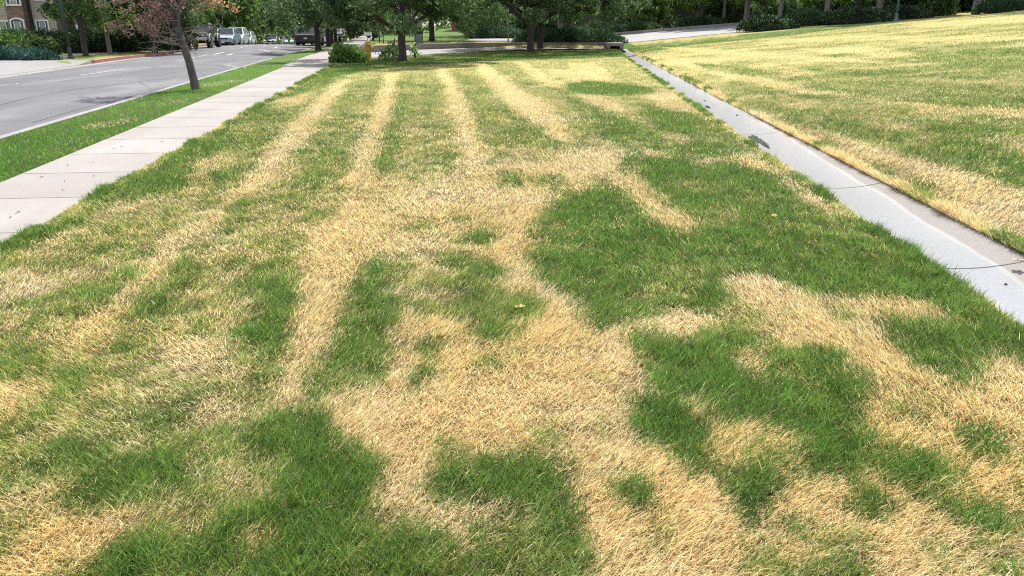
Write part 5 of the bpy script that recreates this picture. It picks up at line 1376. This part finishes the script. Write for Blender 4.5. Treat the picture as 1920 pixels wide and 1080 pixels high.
pk("parked_car", 557, 117, "silver grey car half hidden by the black car", 'silver', H=1.55, hood=1.0)
pk("parked_car", 582, 77, "large black car seen from behind at the right kerb", 'black', rot=math.pi - .06, H=1.82, hood=1.08, deck=1.1, W=2.0, L=4.9, r=.38, clear=.26, bar=1)
pk("parked_car", 607, 88, "white car parked beyond the verge tree ahead of the black car", 'white', rot=math.pi, H=1.75, hood=1.05)
xx = AT(674, 86); car("parked_car", xx, 86, .02, ST + math.pi / 2 + .5, "white car on the crossing street by the pavement end", 'white', group="cars along the street")
# street signs at the bend
x = onroad(560, 119); o = empty("street_sign", (x, 119, float(road_z(119)))); tag(o, "white square street sign on a post above the silver grey car", "sign")
mb = MB(); mb.tube([(0, 0, 0), (0, 0, 4.4)], .05, 8); mb.build("post", M['steel'], o)
mb = MB(); mb.box(-.24, .24, -.08, -.055, 3.35, 3.75); sp = mb.build("sign_plate", M['trim'], o)
mb = MB(); mb.box(-.02, .03, -.09, -.081, 3.45, 3.65); mb.build("mark", M['blackpl'], sp)
x = onroad(553, 121); o = empty("street_sign", (x, 121, float(road_z(121)))); tag(o, "pale green street sign below and left of the white one", "sign")
mb = MB(); mb.tube([(0, 0, 0), (0, 0, 3.3)], .05, 8); mb.build("post", M['steel'], o)
M['signgreen'] = simple("sign_green", (.22, .38, .32), .5)
mb = MB(); mb.box(-.36, .36, -.08, -.055, 2.75, 3.15); mb.build("sign_plate", M['signgreen'], o)

# ---- beyond the park: fences and houses
def fence(name, px0, px1, D, h, mat, lab):
    x0, x1 = AT(px0, D), AT(px1, D); z = float(Zt((x0 + x1) / 2, D)); o = empty(name, ((x0 + x1) / 2, D, z)); tag(o, lab, "fence")
    w = x1 - x0; mb = MB(); n = int(w / .15)
    for k in range(n):
        a = -w / 2 + w * k / n; mb.box(a + .006, a + w / n - .006, -.012 + .004 * (k % 2), .012, -.4, h + random.uniform(-.015, .015))
    mb.build("boards", mat, o)
    for zz in (.35, h - .3):
        mb = MB(); mb.box(-w / 2, w / 2, .014, .055, zz, zz + .09); mb.build("rail", mat, o)
    for k in range(int(w / 2.4) + 1):
        mb = MB(); a = -w / 2 + k * 2.4; mb.box(a - .05, a + .05, .057, .157, -.4, h + .05); mb.build("post", mat, o)
fence("board_fence", 1086, 1168, 80, 1.6, M['wood_grey'], "grey board fence behind the pale round bush")
fence("board_fence", 1262, 1306, 84, 1.75, M['wood_dark'], "short dark board fence below the cream house")
fence("board_fence", 1466, 1545, 80, 1.1, M['wood_dark'], "long dark board fence in the shade behind the ridge trees")
def cottage(px, D, w, h, mat, lab, posts=0):
    x = AT(px, D); z = float(Zt(x, D)); o = empty("house", (x, D, z)); tag(o, lab, "house")
    mb = MB(); mb.box(-w / 2, w / 2, 0, 7, -.5, h); mb.build("wall", mat, o)
    mb = MB(); mb.prism([(-w / 2 - .5, h + .003), (w / 2 + .5, h + .003), (0, h + w * .28)], -.5, 7.5); mb.build("roof", M['roof'], o)
    for k in (-.28, .22):
        mb = MB(); mb.box(w * k - .5, w * k + .5, -.05, -.004, 1.0, 2.2); f = mb.build("window", M['trim'], o); mb = MB(); mb.box(w * k - .42, w * k + .42, -.062, -.052, 1.08, 2.12); mb.build("pane", M['pane'], f)
    for k in range(posts):
        a = -w / 2 + .2 + k * (w - .4) / max(1, posts - 1); mb = MB(); mb.box(a - .1, a + .1, -2.0, -1.8, -.5, h - .3); mb.build("porch_post", M['trim'], o)
    return o
cottage(1292, 93, 6.5, 4.2, M['cream'], "cream house peeking through the trees above the short dark fence")
cottage(1347, 90, 3.2, 3.6, M['dark'], "dark porch house with white posts among the far trunks", posts=4)
cottage(1158, 90, 6, 5, M['cream'], "pale yellow house behind the grey board fence")
cottage(890, 88, 5, 3.4, M['redbrick'], "red brick house glimpsed under the tree crowns above the far juniper bank")

# ---- litter
M['dryleaf'] = simple("dry_leaf", (.55, .34, .13), .8, var=.25, scale=30); M['tanleaf'] = simple("tan_leaf", (.62, .46, .28), .8, var=.2, scale=30); M['debris'] = simple("dark_debris", (.13, .105, .085), .9)
def fallen(px, py, size, mat, lab, lobes=5, dz=.035, z=None):
    gx, gy = G(px, py); z = float(Zt(gx, gy)) + dz if z is None else z
    mb = MB(); n = lobes * 4; V = [(0, 0, .01)]
    for k in range(n):
        a = 2 * math.pi * k / n; r = size * (.55 + .45 * abs(math.cos(a * lobes / 2))) * random.uniform(.8, 1.1); V.append((r * math.cos(a), r * math.sin(a) * .7, .25 * r * random.uniform(0, 1)))
    V2 = [(x_, y_, z_ - .0025) for x_, y_, z_ in V]
    mb.add(V + V2, [(0, 1 + k, 1 + (k + 1) % n) for k in range(n)] + [(n + 1, n + 2 + (k + 1) % n, n + 2 + k) for k in range(n)] + [(1 + k, n + 2 + k, n + 2 + (k + 1) % n, 1 + (k + 1) % n) for k in range(n)])
    o = mb.build("fallen_leaf", mat); o.location = (gx, gy, z); o.rotation_euler = (random.uniform(-.3, .3), random.uniform(-.3, .3), random.uniform(0, 6)); tag(o, lab, "leaf", "fallen leaves"); return o
fallen(975, 586, .042, M['dryleaf'], "curled yellow brown leaf in the green tuft at the middle of the lawn")
fallen(1451, 412, .035, M['dryleaf'], "small yellow leaf on the lush grass left of the channel")
gx, gy = G(1908, 489); fallen(1908, 489, .06, M['tanleaf'], "tan leaf on the right rim of the channel", z=.0)
fallen(1605, 224, .035, simple("red_leaf", (.42, .07, .03), .7), "small red leaf on the slope's green band")
def bits(name, pix, mat, lab, grp, surf, size):
    for (px, py), lb in zip(pix, lab):
        gx, gy = G(px, py); z = surf(gx, gy); mb = MB(); a = random.uniform(0, 3); L = size * random.uniform(.7, 1.3)
        pts = [(math.cos(a) * L * t, math.sin(a) * L * t + .25 * L * math.sin(3 * t), .006 + .01 * math.sin(3 * t)) for t in (-1, -.4, .2, 1)]
        mb.tube(pts, [.002, .004, .004, .0015], 5); o = mb.build(name, mat); o.location = (gx, gy, z); tag(o, lb, "twig", grp)
bits("fallen_twig", [(228,277),(214,281),(127,313),(78,335),(122,343),(175,307),(118,359),(304,268),(34,402),(20,411),(252,324),(176,333),(428,182)], M['debris'],
     ["longest twig on the pavement slab nearest the verge"] + ["small dark twig lying on the pale pavement"] * 12, "twigs on the pavement", lambda x, y: .012, .022)
for px, py, s, lab in ((1322, 188, .025, "dark crumb on the wet channel above the small puddle"), (1382, 216, .022, "dark crumb on the wet channel between the puddles"), (1887, 528, .012, "tiny dark crumb on the near end of the channel")):
    gx, gy = GZ(px, py, -.07); mb = MB(); mb.lathe([(s * .6, 0), (s, s * .4), (s * .7, s * .9), (s * .1, s)], 7); o = mb.build("clod", M['debris']); o.location = (gx, gy, float(chan_z(np.array(gx), np.array(gy)))); tag(o, lab, "clod", "crumbs in the channel")
